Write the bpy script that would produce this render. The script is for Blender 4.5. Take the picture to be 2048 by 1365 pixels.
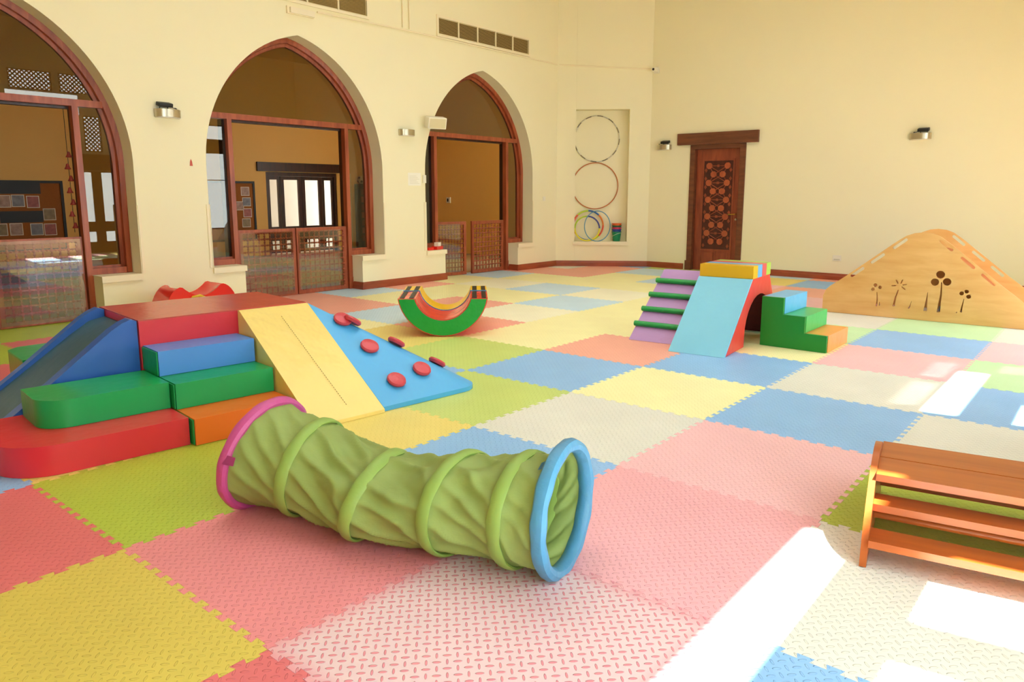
import bpy, bmesh, math, random
from mathutils import Vector, Matrix, noise
random.seed(7)
PI = math.pi
sc = bpy.context.scene
for o in list(bpy.data.objects):
    bpy.data.objects.remove(o)
COL = sc.collection

# ------------------------------------------------------------------ camera
cd = bpy.data.cameras.new('camera')
cam = bpy.data.objects.new('camera', cd)
COL.objects.link(cam)
yaw, pitch, roll = -.6941, -.1662, .0011
F = Vector((math.cos(pitch)*math.sin(yaw), math.cos(pitch)*math.cos(yaw), math.sin(pitch)))
Rv = Vector((math.cos(yaw), -math.sin(yaw), 0)); Uv = Rv.cross(F)
R2 = math.cos(roll)*Rv+math.sin(roll)*Uv; U2 = -math.sin(roll)*Rv+math.cos(roll)*Uv
M = Matrix((R2, U2, -F)).transposed().to_4x4()
M.translation = Vector((1.8679, -1.0873, 1.3636))
cam.matrix_world = M
cd.sensor_width = 36; cd.lens = 1469.5*36/2048; cd.shift_y = -47.5/2048
cd.clip_start = .05; cd.clip_end = 200
sc.camera = cam

# ------------------------------------------------------------------ light and exposure
sc.view_settings.view_transform = 'Standard'; sc.view_settings.look = 'None'
sc.view_settings.gamma = 1; sc.view_settings.use_curve_mapping = False
sc.view_settings.exposure = 1.26
w = bpy.data.worlds.new('sky'); sc.world = w; w.use_nodes = True
bg = w.node_tree.nodes['Background']
bg.inputs[0].default_value = (.86, .95, 1.0, 1); bg.inputs[1].default_value = 3.7
sl = bpy.data.lights.new('sun', 'SUN'); sl.energy = 26; sl.angle = math.radians(.9); sl.color = (1, .95, .86)
sun = bpy.data.objects.new('sun', sl); COL.objects.link(sun)
sun.rotation_euler = Vector((-1, -.15, -2.0)).to_track_quat('-Z', 'Y').to_euler()
sun.location = (12, 3, 18)
rl_ = bpy.data.lights.new('overhead_fill', 'AREA'); rl_.shape = 'RECTANGLE'; rl_.size = 4.6; rl_.size_y = 9.0; rl_.energy = 60; rl_.color = (.90, .98, 1.0); rl_.spread = math.radians(120)
rlo = bpy.data.objects.new('overhead_fill', rl_); COL.objects.link(rlo); rlo.location = (-2.3, 4.6, 6.37)   # unseen area lamp added overhead to brighten the floor
def portal(loc, sx, sy, target):
    l = bpy.data.lights.new('window_portal', 'AREA'); l.shape = 'RECTANGLE'; l.size = sx; l.size_y = sy
    l.cycles.is_portal = True
    o = bpy.data.objects.new('window_portal', l); COL.objects.link(o); o.location = loc
    o.rotation_euler = (Vector(target)-Vector(loc)).to_track_quat('-Z', 'Z').to_euler()
sc.cycles.use_denoising = True
sc.cycles.max_bounces = 12; sc.cycles.diffuse_bounces = 7; sc.cycles.glossy_bounces = 4
sc.cycles.transmission_bounces = 6; sc.cycles.transparent_max_bounces = 16
sc.cycles.sample_clamp_indirect = 8.0
sc.cycles.caustics_reflective = False; sc.cycles.caustics_refractive = False

# ------------------------------------------------------------------ materials
def lin(h):
    h = h.lstrip('#'); r = []
    for i in (0, 2, 4):
        c = int(h[i:i+2], 16)/255
        r.append(c/12.92 if c <= .04045 else ((c+.055)/1.055)**2.4)
    return (*r, 1)
def nd(nt, t, **k):
    n = nt.nodes.new(t)
    for a, b in k.items(): setattr(n, a, b)
    return n
def newmat(name):
    m = bpy.data.materials.new(name); m.use_nodes = True
    return m, m.node_tree, m.node_tree.nodes['Principled BSDF']
def pmat(name, h, rough=.5, metal=0., spec=.5, bump=None, var=None, stretch=(1, 1, 1), coat=0.):
    m, nt, b = newmat(name)
    c = lin(h)
    b.inputs['Base Color'].default_value = c; b.inputs['Roughness'].default_value = rough
    b.inputs['Metallic'].default_value = metal; b.inputs['Specular IOR Level'].default_value = spec
    b.inputs['Coat Weight'].default_value = coat
    tc = nd(nt, 'ShaderNodeTexCoord'); mp = nd(nt, 'ShaderNodeMapping'); mp.inputs['Scale'].default_value = stretch
    nt.links.new(tc.outputs['Object'], mp.inputs[0])
    if var:
        n = nd(nt, 'ShaderNodeTexNoise'); n.inputs['Scale'].default_value = var[0]; n.inputs['Detail'].default_value = 4
        nt.links.new(mp.outputs[0], n.inputs['Vector'])
        mx = nd(nt, 'ShaderNodeMix', data_type='RGBA')
        a = var[1]
        mx.inputs[6].default_value = tuple(x*(1-a) for x in c[:3])+(1,)
        mx.inputs[7].default_value = tuple(min(1, x*(1+a)) for x in c[:3])+(1,)
        nt.links.new(n.outputs['Fac'], mx.inputs[0]); nt.links.new(mx.outputs[2], b.inputs['Base Color'])
    if bump:
        n2 = nd(nt, 'ShaderNodeTexNoise'); n2.inputs['Scale'].default_value = bump[0]; n2.inputs['Detail'].default_value = 3
        nt.links.new(mp.outputs[0], n2.inputs['Vector'])
        bp = nd(nt, 'ShaderNodeBump'); bp.inputs['Strength'].default_value = bump[1]; bp.inputs['Distance'].default_value = bump[2]
        nt.links.new(n2.outputs['Fac'], bp.inputs['Height']); nt.links.new(bp.outputs[0], b.inputs['Normal'])
    return m
def vinyl(name, h, rough=.33, crease=.35, scale=5.):
    return pmat(name, h, rough, bump=(scale, crease, .02), var=(3., .06), spec=.45)
def woodmat(name, h1, h2, rough=.35, grain=(1, 1, 12), scale=6., coat=.2):
    m, nt, b = newmat(name)
    tc = nd(nt, 'ShaderNodeTexCoord'); mp = nd(nt, 'ShaderNodeMapping'); mp.inputs['Scale'].default_value = grain
    nt.links.new(tc.outputs['Object'], mp.inputs[0])
    n = nd(nt, 'ShaderNodeTexNoise'); n.inputs['Scale'].default_value = scale; n.inputs['Detail'].default_value = 6
    n.inputs['Distortion'].default_value = .4
    nt.links.new(mp.outputs[0], n.inputs['Vector'])
    cr = nd(nt, 'ShaderNodeValToRGB'); cr.color_ramp.elements[0].position = .3; cr.color_ramp.elements[1].position = .7
    cr.color_ramp.elements[0].color = lin(h1); cr.color_ramp.elements[1].color = lin(h2)
    nt.links.new(n.outputs['Fac'], cr.inputs[0]); nt.links.new(cr.outputs[0], b.inputs['Base Color'])
    b.inputs['Roughness'].default_value = rough; b.inputs['Coat Weight'].default_value = coat; b.inputs['Coat Roughness'].default_value = .15
    bp = nd(nt, 'ShaderNodeBump'); bp.inputs['Strength'].default_value = .15; bp.inputs['Distance'].default_value = .004
    nt.links.new(n.outputs['Fac'], bp.inputs['Height']); nt.links.new(bp.outputs[0], b.inputs['Normal'])
    return m
def glassmat(name, tint, refl=1.45, rough=.0, boost=1.):
    m = bpy.data.materials.new(name); m.use_nodes = True; nt = m.node_tree; nt.nodes.clear()
    out = nd(nt, 'ShaderNodeOutputMaterial'); mx = nd(nt, 'ShaderNodeMixShader')
    tr = nd(nt, 'ShaderNodeBsdfTransparent'); gl = nd(nt, 'ShaderNodeBsdfGlossy'); fr = nd(nt, 'ShaderNodeFresnel')
    ge = nd(nt, 'ShaderNodeNewGeometry'); io = nd(nt, 'ShaderNodeMix')   # same reflectance from both faces of a thin pane
    io.inputs[2].default_value = refl; io.inputs[3].default_value = 1/refl
    nt.links.new(ge.outputs['Backfacing'], io.inputs[0]); nt.links.new(io.outputs[0], fr.inputs['IOR']); gl.inputs['Roughness'].default_value = rough
    tr.inputs[0].default_value = (*tint, 1); gl.inputs[0].default_value = (1, 1, 1, 1)
    mu = nd(nt, 'ShaderNodeMath', operation='MULTIPLY'); mu.inputs[1].default_value = boost; mu.use_clamp = True
    nt.links.new(fr.outputs[0], mu.inputs[0]); nt.links.new(mu.outputs[0], mx.inputs[0])
    nt.links.new(tr.outputs[0], mx.inputs[1]); nt.links.new(gl.outputs[0], mx.inputs[2]); nt.links.new(mx.outputs[0], out.inputs[0])
    return m
def matfoam(name, h, h2=None, rough=.46, cell=.031):
    """EVA play mat with raised tread dashes; h2 = colour left in the tread of a worn mat"""
    m, nt, b = newmat(name)
    L = nt.links.new
    def mth(op, a, c=None, cl=False):
        n = nd(nt, 'ShaderNodeMath', operation=op); n.use_clamp = cl
        for i, v in enumerate((a, c)):
            if v is None: continue
            if isinstance(v, (int, float)): n.inputs[i].default_value = v
            else: L(v, n.inputs[i])
        return n.outputs[0]
    tc = nd(nt, 'ShaderNodeTexCoord'); mp = nd(nt, 'ShaderNodeMapping'); mp.inputs['Rotation'].default_value = (0, 0, PI/4)
    s = 1/cell; mp.inputs['Scale'].default_value = (s, s, s)
    L(tc.outputs['Object'], mp.inputs[0])
    sp = nd(nt, 'ShaderNodeSeparateXYZ'); L(mp.outputs[0], sp.inputs[0])
    X, Y = sp.outputs[0], sp.outputs[1]
    cx, cy = mth('FLOOR', X), mth('FLOOR', Y)
    fx, fy = mth('SUBTRACT', mth('SUBTRACT', X, cx), .5), mth('SUBTRACT', mth('SUBTRACT', Y, cy), .5)
    par = mth('PINGPONG', mth('ADD', cx, cy), 1.)
    def lerp(a, c):
        return mth('ADD', mth('MULTIPLY', a, mth('SUBTRACT', 1., par)), mth('MULTIPLY', c, par))
    u, v = lerp(fx, fy), lerp(fy, fx)
    uu = mth('DIVIDE', u, .40); wd = mth('ADD', mth('MULTIPLY', par, .05), .115)
    vv = mth('DIVIDE', v, wd)
    d = mth('ADD', mth('MULTIPLY', uu, uu), mth('MULTIPLY', vv, vv))
    mask = mth('MULTIPLY', mth('SUBTRACT', 1.25, d), 2.0, True)
    no = nd(nt, 'ShaderNodeTexNoise'); no.inputs['Scale'].default_value = 2.2; no.inputs['Detail'].default_value = 3
    L(tc.outputs['Object'], no.inputs['Vector'])
    c = lin(h)
    mx = nd(nt, 'ShaderNodeMix', data_type='RGBA'); L(no.outputs['Fac'], mx.inputs[0])
    mx.inputs[6].default_value = tuple(x*.9 for x in c[:3])+(1,); mx.inputs[7].default_value = tuple(min(1, x*1.1+.01) for x in c[:3])+(1,)
    colr = mx.outputs[2]
    if h2:
        # printed colour worn off the flats in the middle of the mat, left in the tread and along the rim
        s2 = nd(nt, 'ShaderNodeSeparateXYZ'); L(tc.outputs['Object'], s2.inputs[0])
        ax = mth('ABSOLUTE', mth('SUBTRACT', s2.outputs[0], .5)); ay = mth('ABSOLUTE', mth('SUBTRACT', s2.outputs[1], .5))
        rim = mth('MULTIPLY', mth('SUBTRACT', mth('ADD', mth('MAXIMUM', ax, ay), mth('MULTIPLY', no.outputs['Fac'], .06)), .46), 8., True)
        keep = mth('MAXIMUM', rim, mth('MULTIPLY', mask, .85))
        m2 = nd(nt, 'ShaderNodeMix', data_type='RGBA'); L(keep, m2.inputs[0]); L(colr, m2.inputs[6]); m2.inputs[7].default_value = lin(h2)
        colr = m2.outputs[2]
    L(colr, b.inputs['Base Color'])
    b.inputs['Roughness'].default_value = rough; b.inputs['Specular IOR Level'].default_value = .45
    bp = nd(nt, 'ShaderNodeBump'); bp.inputs['Strength'].default_value = .9; bp.inputs['Distance'].default_value = .0035
    L(mask, bp.inputs['Height']); L(bp.outputs[0], b.inputs['Normal'])
    return m

MWALL = pmat('cream_wall_paint', '#F3EBCA', .75, bump=(60, .08, .002), var=(1.2, .012), spec=.3)
MWARMLIT = pmat('cream_wall_warm_lit', '#FFCF7C', .75, bump=(60, .08, .002), var=(1.2, .02), spec=.3)  # cream walls of the back room, warm light put into the colour
MCEIL = pmat('ceiling_paint', '#B79E70', .8)
MSILL = pmat('cream_sill_paint', '#F4E8C8', .55)
MWOOD = woodmat('red_brown_joinery', '#8A3A20', '#B25A36', .38, (1, 1, .12), 18)
MWOODD = woodmat('dark_joinery', '#2E160D', '#472213', .4, (1, 1, .15), 18)
MLINT = woodmat('lintel_timber', '#5E3018', '#7E4628', .55, (.15, 1, 1), 16)
MDOOR = woodmat('carved_door_wood', '#7E3620', '#A04C2E', .45, (1, 1, .2), 14)
MBASE = woodmat('baseboard_wood', '#8A3C20', '#A84E2C', .4, (.3, .3, 1), 10)
MBIRCH = woodmat('birch_plywood', '#CE9A56', '#DDB070', .4, (.6, 1, 3), 4., .25)
MBENCH = woodmat('orange_varnished_wood', '#A04A18', '#B65E24', .34, (.3, 3, 3), 5., .2)
MSHAFT = pmat('screed', '#A88F66', .7, var=(2, .1))
MBLACK = pmat('black_plastic', '#17140F', .45)
MWHITE = pmat('white_plastic', '#EFE9D8', .4)
MSTEEL = pmat('brushed_steel', '#C9BFA8', .28, metal=1., bump=(40, .15, .002), stretch=(1, 1, .05))
MBRASS = pmat('brass', '#C8A24A', .3, metal=1.)
MGLASS = glassmat('tinted_glass', (.62, .57, .42), 1.5, 0., 1.3)
MCLEAR = glassmat('clear_glass', (.97, .98, .97), 1.45)
MPANE = glassmat('garden_door_glass', (.85, .86, .86), 1.45, 0., .3)
MACRY = glassmat('acrylic_sheet', (.92, .92, .90), 1.5, .015, 2.2)
MCORK = pmat('cork', '#A5662F', .9, var=(60, .2))
MSTONE = pmat('pale_stone', '#C9C2B6', .8, var=(3, .06))
RED = vinyl('red_vinyl', '#D22E3A'); BLUE = vinyl('blue_vinyl', '#2B5FB0'); GREEN = vinyl('green_vinyl', '#129A50')
ORANGE = vinyl('orange_vinyl', '#E06A1E'); YELLOW = vinyl('yellow_vinyl', '#ECD27C', .38, .9, 5.); SKY = vinyl('sky_blue_vinyl', '#4AA6E0', .36, .5, 4.)
TEAL = vinyl('slide_face_vinyl', '#33596A', .42); BLUE2 = vinyl('mid_blue_vinyl', '#4C8AD6')
HOLD = vinyl('hold_red_vinyl', '#C8404A', .3, .4, 14.)
PALEBLUE = vinyl('pale_blue_vinyl', '#76C2DE', .4, .3); PURPLE = vinyl('lilac_vinyl', '#B48CC4', .45, .6); GREENB = vinyl('bar_green_vinyl', '#1E9A45', .35, .5, 12.)
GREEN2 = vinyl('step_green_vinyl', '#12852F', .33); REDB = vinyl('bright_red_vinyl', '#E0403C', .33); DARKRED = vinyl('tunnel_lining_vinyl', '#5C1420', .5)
YCUSH = vinyl('cushion_yellow', '#E3AE1E', .3); BCUSH = vinyl('cushion_blue', '#5AB0E2', .3); RCUSH = vinyl('cushion_red', '#E2585C', .3); LCUSH = vinyl('cushion_lime', '#A6CC52', .3)
ROCKY = vinyl('rocker_yellow', '#F2C220', .35); ROCKG = vinyl('rocker_green', '#179A34', .32, .6, 6.); ROCKR = vinyl('rocker_red', '#E84A38', .2, .8, 7.); ROCKB = vinyl('piping_blue', '#2C86B8', .4)
CLOTH = pmat('lime_tunnel_cloth', '#8C9E56', .6, bump=(26, .25, .01), var=(5, .08), spec=.35)
CLOTHB = pmat('lime_band_cloth', '#8AA64E', .55, bump=(30, .2, .008), var=(6, .06))
PINKC = pmat('pink_ring_cloth', '#BC4A88', .5, bump=(18, .4, .01)); BLUEC = pmat('blue_ring_cloth', '#4A8BB2', .42, bump=(18, .5, .012))
REDPL = pmat('glossy_red_plastic', '#E5251C', .22, coat=.3)
FOAM = {  # lit and dim copies of one mat colour paint the light falloff
 'q': matfoam('mat_coral', '#E88C92'), 'Z': matfoam('mat_yellow_dim', '#D8C254'), 'Y': matfoam('mat_yellow', '#EBD878'), 'y': matfoam('mat_yellow_lit', '#FCF3B6'), 'C': matfoam('mat_cream', '#E2E2D8'), 'c': matfoam('mat_pale_cream', '#FCF7D8'),  # pale yellow carries the bright far light, deep yellow the dim front
 'R': matfoam('mat_red', '#DE6E72'), 'P': matfoam('mat_pink', '#F5C0C6'), 'p': matfoam('mat_deep_pink', '#F0AEB6'), 'O': matfoam('mat_red_lit', '#F6AE9A'),  # peach red is the red mat with strong far light painted in
 'L': matfoam('mat_lime', '#B0C33C'), 'l': matfoam('mat_lime_lit', '#C6D878'), 'G': matfoam('mat_mint', '#C6EAB8'), 'B': matfoam('mat_blue', '#8EBEEE'), 'b': matfoam('mat_grey_blue', '#C8E4F6'),  # light lime is the lime mat with bright light painted in
 'K': matfoam('mat_worn_pink', '#E5C6C9', '#E6808E'), 'Q': matfoam('mat_lilac_pink', '#F0C6CE')}

# ------------------------------------------------------------------ helpers
def link(name, me, mat=None, parent=None):
    o = bpy.data.objects.new(name, me); COL.objects.link(o)
    if mat is not None and me is not None: me.materials.append(mat)
    if parent: o.parent = parent
    return o
def tag(o, label, cat, group=None):
    o['label'] = label; o['category'] = cat
    if group: o['group'] = group
    return o
def thing(name, label, cat, loc=(0, 0, 0), rotz=0., group=None):
    o = bpy.data.objects.new(name, None); COL.objects.link(o); o.empty_display_size = .1
    o.location = loc; o.rotation_euler = (0, 0, rotz)
    return tag(o, label, cat, group)
def sharpen(bm, ang=38):
    a = math.radians(ang)
    for f in bm.faces: f.smooth = True
    for e in bm.edges:
        if len(e.link_faces) == 2 and e.calc_face_angle(0) > a: e.smooth = False
def done(name, bm, mat, parent=None, bevel=0., seg=3, smooth=True, stuff=False):
    if bevel:
        es = [e for e in bm.edges if len(e.link_faces) == 2 and e.calc_face_angle(0) > math.radians(20)]
        bmesh.ops.bevel(bm, geom=es, offset=bevel, segments=seg, profile=.5, affect='EDGES', clamp_overlap=True)
    bmesh.ops.recalc_face_normals(bm, faces=bm.faces)
    if smooth: sharpen(bm, 38)
    else:
        for f in bm.faces: f.smooth = False
    me = bpy.data.meshes.new(name); bm.to_mesh(me); bm.free()
    o = link(name, me, mat, parent)
    if stuff: o['kind'] = 'stuff'
    return o
def struct(name, bm, mat, parent=None, **k):
    o = done(name, bm, mat, parent, **k)
    if parent is None: o['kind'] = 'structure'
    return o
def box(bm, x0, x1, y0, y1, z0, z1):
    v = [bm.verts.new(p) for p in ((x0, y0, z0), (x1, y0, z0), (x1, y1, z0), (x0, y1, z0), (x0, y0, z1), (x1, y0, z1), (x1, y1, z1), (x0, y1, z1))]
    for f in ((3, 2, 1, 0), (4, 5, 6, 7), (0, 1, 5, 4), (1, 2, 6, 5), (2, 3, 7, 6), (3, 0, 4, 7)): bm.faces.new([v[i] for i in f])
    return bm
def B(*a): return box(bmesh.new(), *a)
def prism(prof, ax, lo, hi, bm=None):
    """profile extruded along ax: 'x' profile=(y,z), 'y' profile=(x,z), 'z' profile=(x,y)"""
    bm = bm or bmesh.new()
    def P(a, b, t): return {'x': (t, a, b), 'y': (a, t, b), 'z': (a, b, t)}[ax]
    A = [bm.verts.new(P(a, b, lo)) for a, b in prof]; C = [bm.verts.new(P(a, b, hi)) for a, b in prof]
    n = len(prof); bm.faces.new(A); bm.faces.new(C[::-1])
    for i in range(n): bm.faces.new((A[i], C[i], C[(i+1) % n], A[(i+1) % n]))
    return bm
def cyl(bm, p, q, r, n=10, r2=None):
    p, q = Vector(p), Vector(q); d = (q-p).normalized(); r2 = r if r2 is None else r2
    a = d.orthogonal().normalized(); b = d.cross(a)
    A = [bm.verts.new(p+r*(math.cos(2*PI*i/n)*a+math.sin(2*PI*i/n)*b)) for i in range(n)]
    C = [bm.verts.new(q+r2*(math.cos(2*PI*i/n)*a+math.sin(2*PI*i/n)*b)) for i in range(n)]
    bm.faces.new(A[::-1]); bm.faces.new(C)
    for i in range(n): bm.faces.new((A[i], A[(i+1) % n], C[(i+1) % n], C[i]))
    return bm
def tube(bm, pts, r, n=8, closed=False):
    pts = [Vector(p) for p in pts]; N = len(pts); rings = []
    up = None
    for i, p in enumerate(pts):
        t = (pts[(i+1) % N]-pts[i-1]) if closed else (pts[min(i+1, N-1)]-pts[max(i-1, 0)])
        t.normalize()
        if up is None: up = t.orthogonal().normalized()
        up = (up-up.dot(t)*t).normalized(); b = t.cross(up)
        rings.append([bm.verts.new(p+r*(math.cos(2*PI*k/n)*up+math.sin(2*PI*k/n)*b)) for k in range(n)])
    for i in range(N if closed else N-1):
        A, C = rings[i], rings[(i+1) % N]
        off = 0
        if closed and i == N-1:
            off = min(range(n), key=lambda s: (A[0].co-C[s].co).length)
        for k in range(n): bm.faces.new((A[k], A[(k+1) % n], C[(k+1+off) % n], C[(k+off) % n]))
    if not closed: bm.faces.new(rings[0][::-1]); bm.faces.new(rings[-1])
    return bm
def ball(bm, p, r, sub=1, sz=1.):
    g = bmesh.ops.create_icosphere(bm, subdivisions=sub, radius=r)
    for v in g['verts']: v.co = Vector((v.co.x, v.co.y, v.co.z*sz))+Vector(p)
    return bm
def lathe(prof, n=20, bm=None, cap=True):
    bm = bm or bmesh.new(); rings = []
    for r, z in prof: rings.append([bm.verts.new((r*math.cos(2*PI*k/n), r*math.sin(2*PI*k/n), z)) for k in range(n)])
    for A, C in zip(rings, rings[1:]):
        for k in range(n): bm.faces.new((A[k], A[(k+1) % n], C[(k+1) % n], C[k]))
    if cap: bm.faces.new(rings[0][::-1]); bm.faces.new(rings[-1])
    return bm
def plate(outline, holes, thick, ex, ey, org):
    """flat plate with holes: 2D outlines filled, extruded by thick, mapped to org + x*ex + y*ey, thickness along ex x ey"""
    cu = bpy.data.curves.new('plate', 'CURVE'); cu.dimensions = '2D'; cu.fill_mode = 'BOTH'; cu.extrude = thick/2
    for poly in [outline]+list(holes):
        s = cu.splines.new('POLY'); s.points.add(len(poly)-1); s.use_cyclic_u = True
        for p, (a, b) in zip(s.points, poly): p.co = (a, b, 0, 1)
    o = bpy.data.objects.new('plate', cu); COL.objects.link(o)
    dg = bpy.context.evaluated_depsgraph_get(); dg.update()
    me = bpy.data.meshes.new_from_object(o.evaluated_get(dg))
    bpy.data.objects.remove(o); bpy.data.curves.remove(cu)
    bm = bmesh.new(); bm.from_mesh(me); bpy.data.meshes.remove(me)
    bmesh.ops.remove_doubles(bm, verts=bm.verts, dist=1e-5)
    ex, ey, org = Vector(ex), Vector(ey), Vector(org); ez = ex.cross(ey)
    for v in bm.verts: v.co = org+v.co.x*ex+v.co.y*ey+(v.co.z+thick/2)*ez
    return bm
def rect(a0, a1, b0, b1): return [(a0, b0), (a1, b0), (a1, b1), (a0, b1)]
def circ(a, b, r, n=20, rb=None): return [(a+r*math.cos(2*PI*i/n), b+(rb or r)*math.sin(2*PI*i/n)) for i in range(n)]
def slot(a, b, L, wd, ang):
    c, s = math.cos(ang), math.sin(ang); out = []
    for sg in (1, -1):
        for k in range(7):
            t = -PI/2+PI*k/6
            x, y = sg*(L/2-wd/2)+sg*wd/2*math.cos(t), sg*wd/2*math.sin(t)
            out.append((a+c*x-s*y, b+s*x+c*y))
    return out
def xf(bm, org, ang=0.):
    bmesh.ops.transform(bm, matrix=Matrix.Translation(org) @ Matrix.Rotation(ang, 4, 'Z'), verts=bm.verts); return bm
def copy_tree(o, parent=None):
    c = o.copy(); COL.objects.link(c)
    if parent: c.parent = parent
    for ch in [x for x in bpy.data.objects if x.parent == o]: copy_tree(ch, c)
    return c

# ------------------------------------------------------------------ floor and mats
XL, YF, XR, YN, ZC = -6.525, 11.33, 2.7, -4.5, 6.4
XB = -13.0
floor = struct('floor', B(XB-.3, 5.5, -6.5, 12.2, -.2, -.013), MSHAFT)
def mat_mesh():
    d, m, K = .0125, .03, 11
    prof = [(0, 0), (m, 0)]
    p = (1-2*m)/K
    for k in range(K):
        x = m+k*p
        prof += [(x+(.0 if k == 0 else -.05*p), -d), (x+.55*p, -d), (x+.45*p, d), (x+(1. if k == K-1 else 1.05)*p, d)]
    prof += [(1-m, 0)]
    pts = [(t, e) for t, e in prof] + [(1+e, t) for t, e in prof] + [(t, 1+e) for t, e in reversed(prof+[(1, 0)])][:-1] + [(e, t) for t, e in reversed(prof+[(1, 0)])][:-1]
    out = []
    for q in pts:
        if not out or (abs(out[-1][0]-q[0])+abs(out[-1][1]-q[1])) > 1e-6: out.append(q)
    bm = plate([(.5+(a-.5)*.9985, .5+(b-.5)*.9985) for a, b in out], [], .012, (1, 0, 0), (0, 1, 0), (0, 0, -.012))
    me = bpy.data.meshes.new('foam_mat')
    bmesh.ops.recalc_face_normals(bm, faces=bm.faces); bm.to_mesh(me); bm.free()
    me.materials.append(FOAM['Y']); return me
MATM = mat_mesh()
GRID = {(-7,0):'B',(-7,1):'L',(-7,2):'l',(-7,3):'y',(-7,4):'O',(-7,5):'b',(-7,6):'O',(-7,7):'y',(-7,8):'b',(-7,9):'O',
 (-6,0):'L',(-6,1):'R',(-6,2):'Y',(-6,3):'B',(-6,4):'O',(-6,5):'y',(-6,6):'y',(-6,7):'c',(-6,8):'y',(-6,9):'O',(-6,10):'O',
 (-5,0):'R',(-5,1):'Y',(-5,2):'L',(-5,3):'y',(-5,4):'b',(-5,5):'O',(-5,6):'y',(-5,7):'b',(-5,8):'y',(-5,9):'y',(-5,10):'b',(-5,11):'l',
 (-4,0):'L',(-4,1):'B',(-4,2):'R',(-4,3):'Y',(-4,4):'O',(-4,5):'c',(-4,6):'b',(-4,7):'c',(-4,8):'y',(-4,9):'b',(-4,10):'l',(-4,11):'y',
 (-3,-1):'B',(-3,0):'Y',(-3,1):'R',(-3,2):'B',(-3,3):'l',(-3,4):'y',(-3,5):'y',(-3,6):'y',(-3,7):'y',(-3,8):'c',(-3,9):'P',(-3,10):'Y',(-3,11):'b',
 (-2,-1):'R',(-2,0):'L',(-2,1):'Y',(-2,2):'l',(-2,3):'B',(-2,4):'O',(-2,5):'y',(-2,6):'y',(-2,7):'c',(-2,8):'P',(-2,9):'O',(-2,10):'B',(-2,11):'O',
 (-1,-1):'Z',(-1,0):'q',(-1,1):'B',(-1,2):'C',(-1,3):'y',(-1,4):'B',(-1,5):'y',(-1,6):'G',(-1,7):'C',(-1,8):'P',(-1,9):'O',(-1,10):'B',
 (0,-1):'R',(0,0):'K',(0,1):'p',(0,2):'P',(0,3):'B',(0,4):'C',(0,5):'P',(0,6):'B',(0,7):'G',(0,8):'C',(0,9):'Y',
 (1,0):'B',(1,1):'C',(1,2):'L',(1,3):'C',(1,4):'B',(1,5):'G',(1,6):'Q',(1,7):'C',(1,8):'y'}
for i in range(-7, 3):
    for j in range(-2, 12):
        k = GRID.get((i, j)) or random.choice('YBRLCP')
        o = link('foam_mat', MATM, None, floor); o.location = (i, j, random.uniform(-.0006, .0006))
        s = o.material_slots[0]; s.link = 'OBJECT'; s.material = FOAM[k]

# ------------------------------------------------------------------ left wall with the three pointed arches
AC = (1.21, 4.72, 8.24); HW, HL, ZS, ZSP, AA = 1.338, .918, .48, 1.70, .358
def arch_pts(c, inset=0., n=22, z0=ZS):
    """outline of the pointed opening from bottom-left over the apex to bottom-right, (y,z)"""
    r = HW+AA-inset; hw = HW-inset
    a1 = math.acos(AA/r); pts = [(c-hw, z0), (c-hw, ZSP)]
    for k in range(1, n+1):
        t = a1*k/n; pts.append((c+AA-r*math.cos(t), ZSP+r*math.sin(t)))
    for k in range(n-1, -1, -1):
        t = a1*k/n; pts.append((c-AA+r*math.cos(t), ZSP+r*math.sin(t)))
    pts.append((c+hw, z0)); return pts
out = [(-6.2, 0)]
for c in AC:
    out += [(c-HL, 0), (c-HL, ZS)]+arch_pts(c)+[(c+HL, ZS), (c+HL, 0)]
out += [(10.31, 0), (10.31, ZC), (-6.2, ZC)]
# thickness grows along ex x ey = (0,1,0)x(0,0,1) = +x : start at the back face
struct('wall_left', plate(out, [], .40, (0, 1, 0), (0, 0, 1), (XL-.40, 0, 0)), MWALL, smooth=False)
# sill caps, corner guards
nt_ = 0
def trim(bm, mat=MSILL, bevel=.004):
    global nt_; nt_ += 1
    return struct('trim_%d' % nt_, bm, mat, bevel=bevel, seg=2)
for c in AC:
    for sg in (-1, 1):
        a, b = sorted((c+sg*(HL-.012), c+sg*HW))
        trim(B(XL-.225, XL+.025, a, b, ZS, ZS+.006)); trim(B(XL+.0005, XL+.028, a, b, ZS-.062, ZS-.0005))
        y = c+sg*HW
        a, b = sorted((y+sg*.004, y+sg*.036)) 
        trim(B(XL+.0005, XL+.012, a, b, ZS+.008, 1.24)); 
        a, b = sorted((y-sg*.0005, y-sg*.008))
        trim(B(XL-.20, XL+.012, a, b, ZS+.008, 1.24), MWALL)
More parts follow.
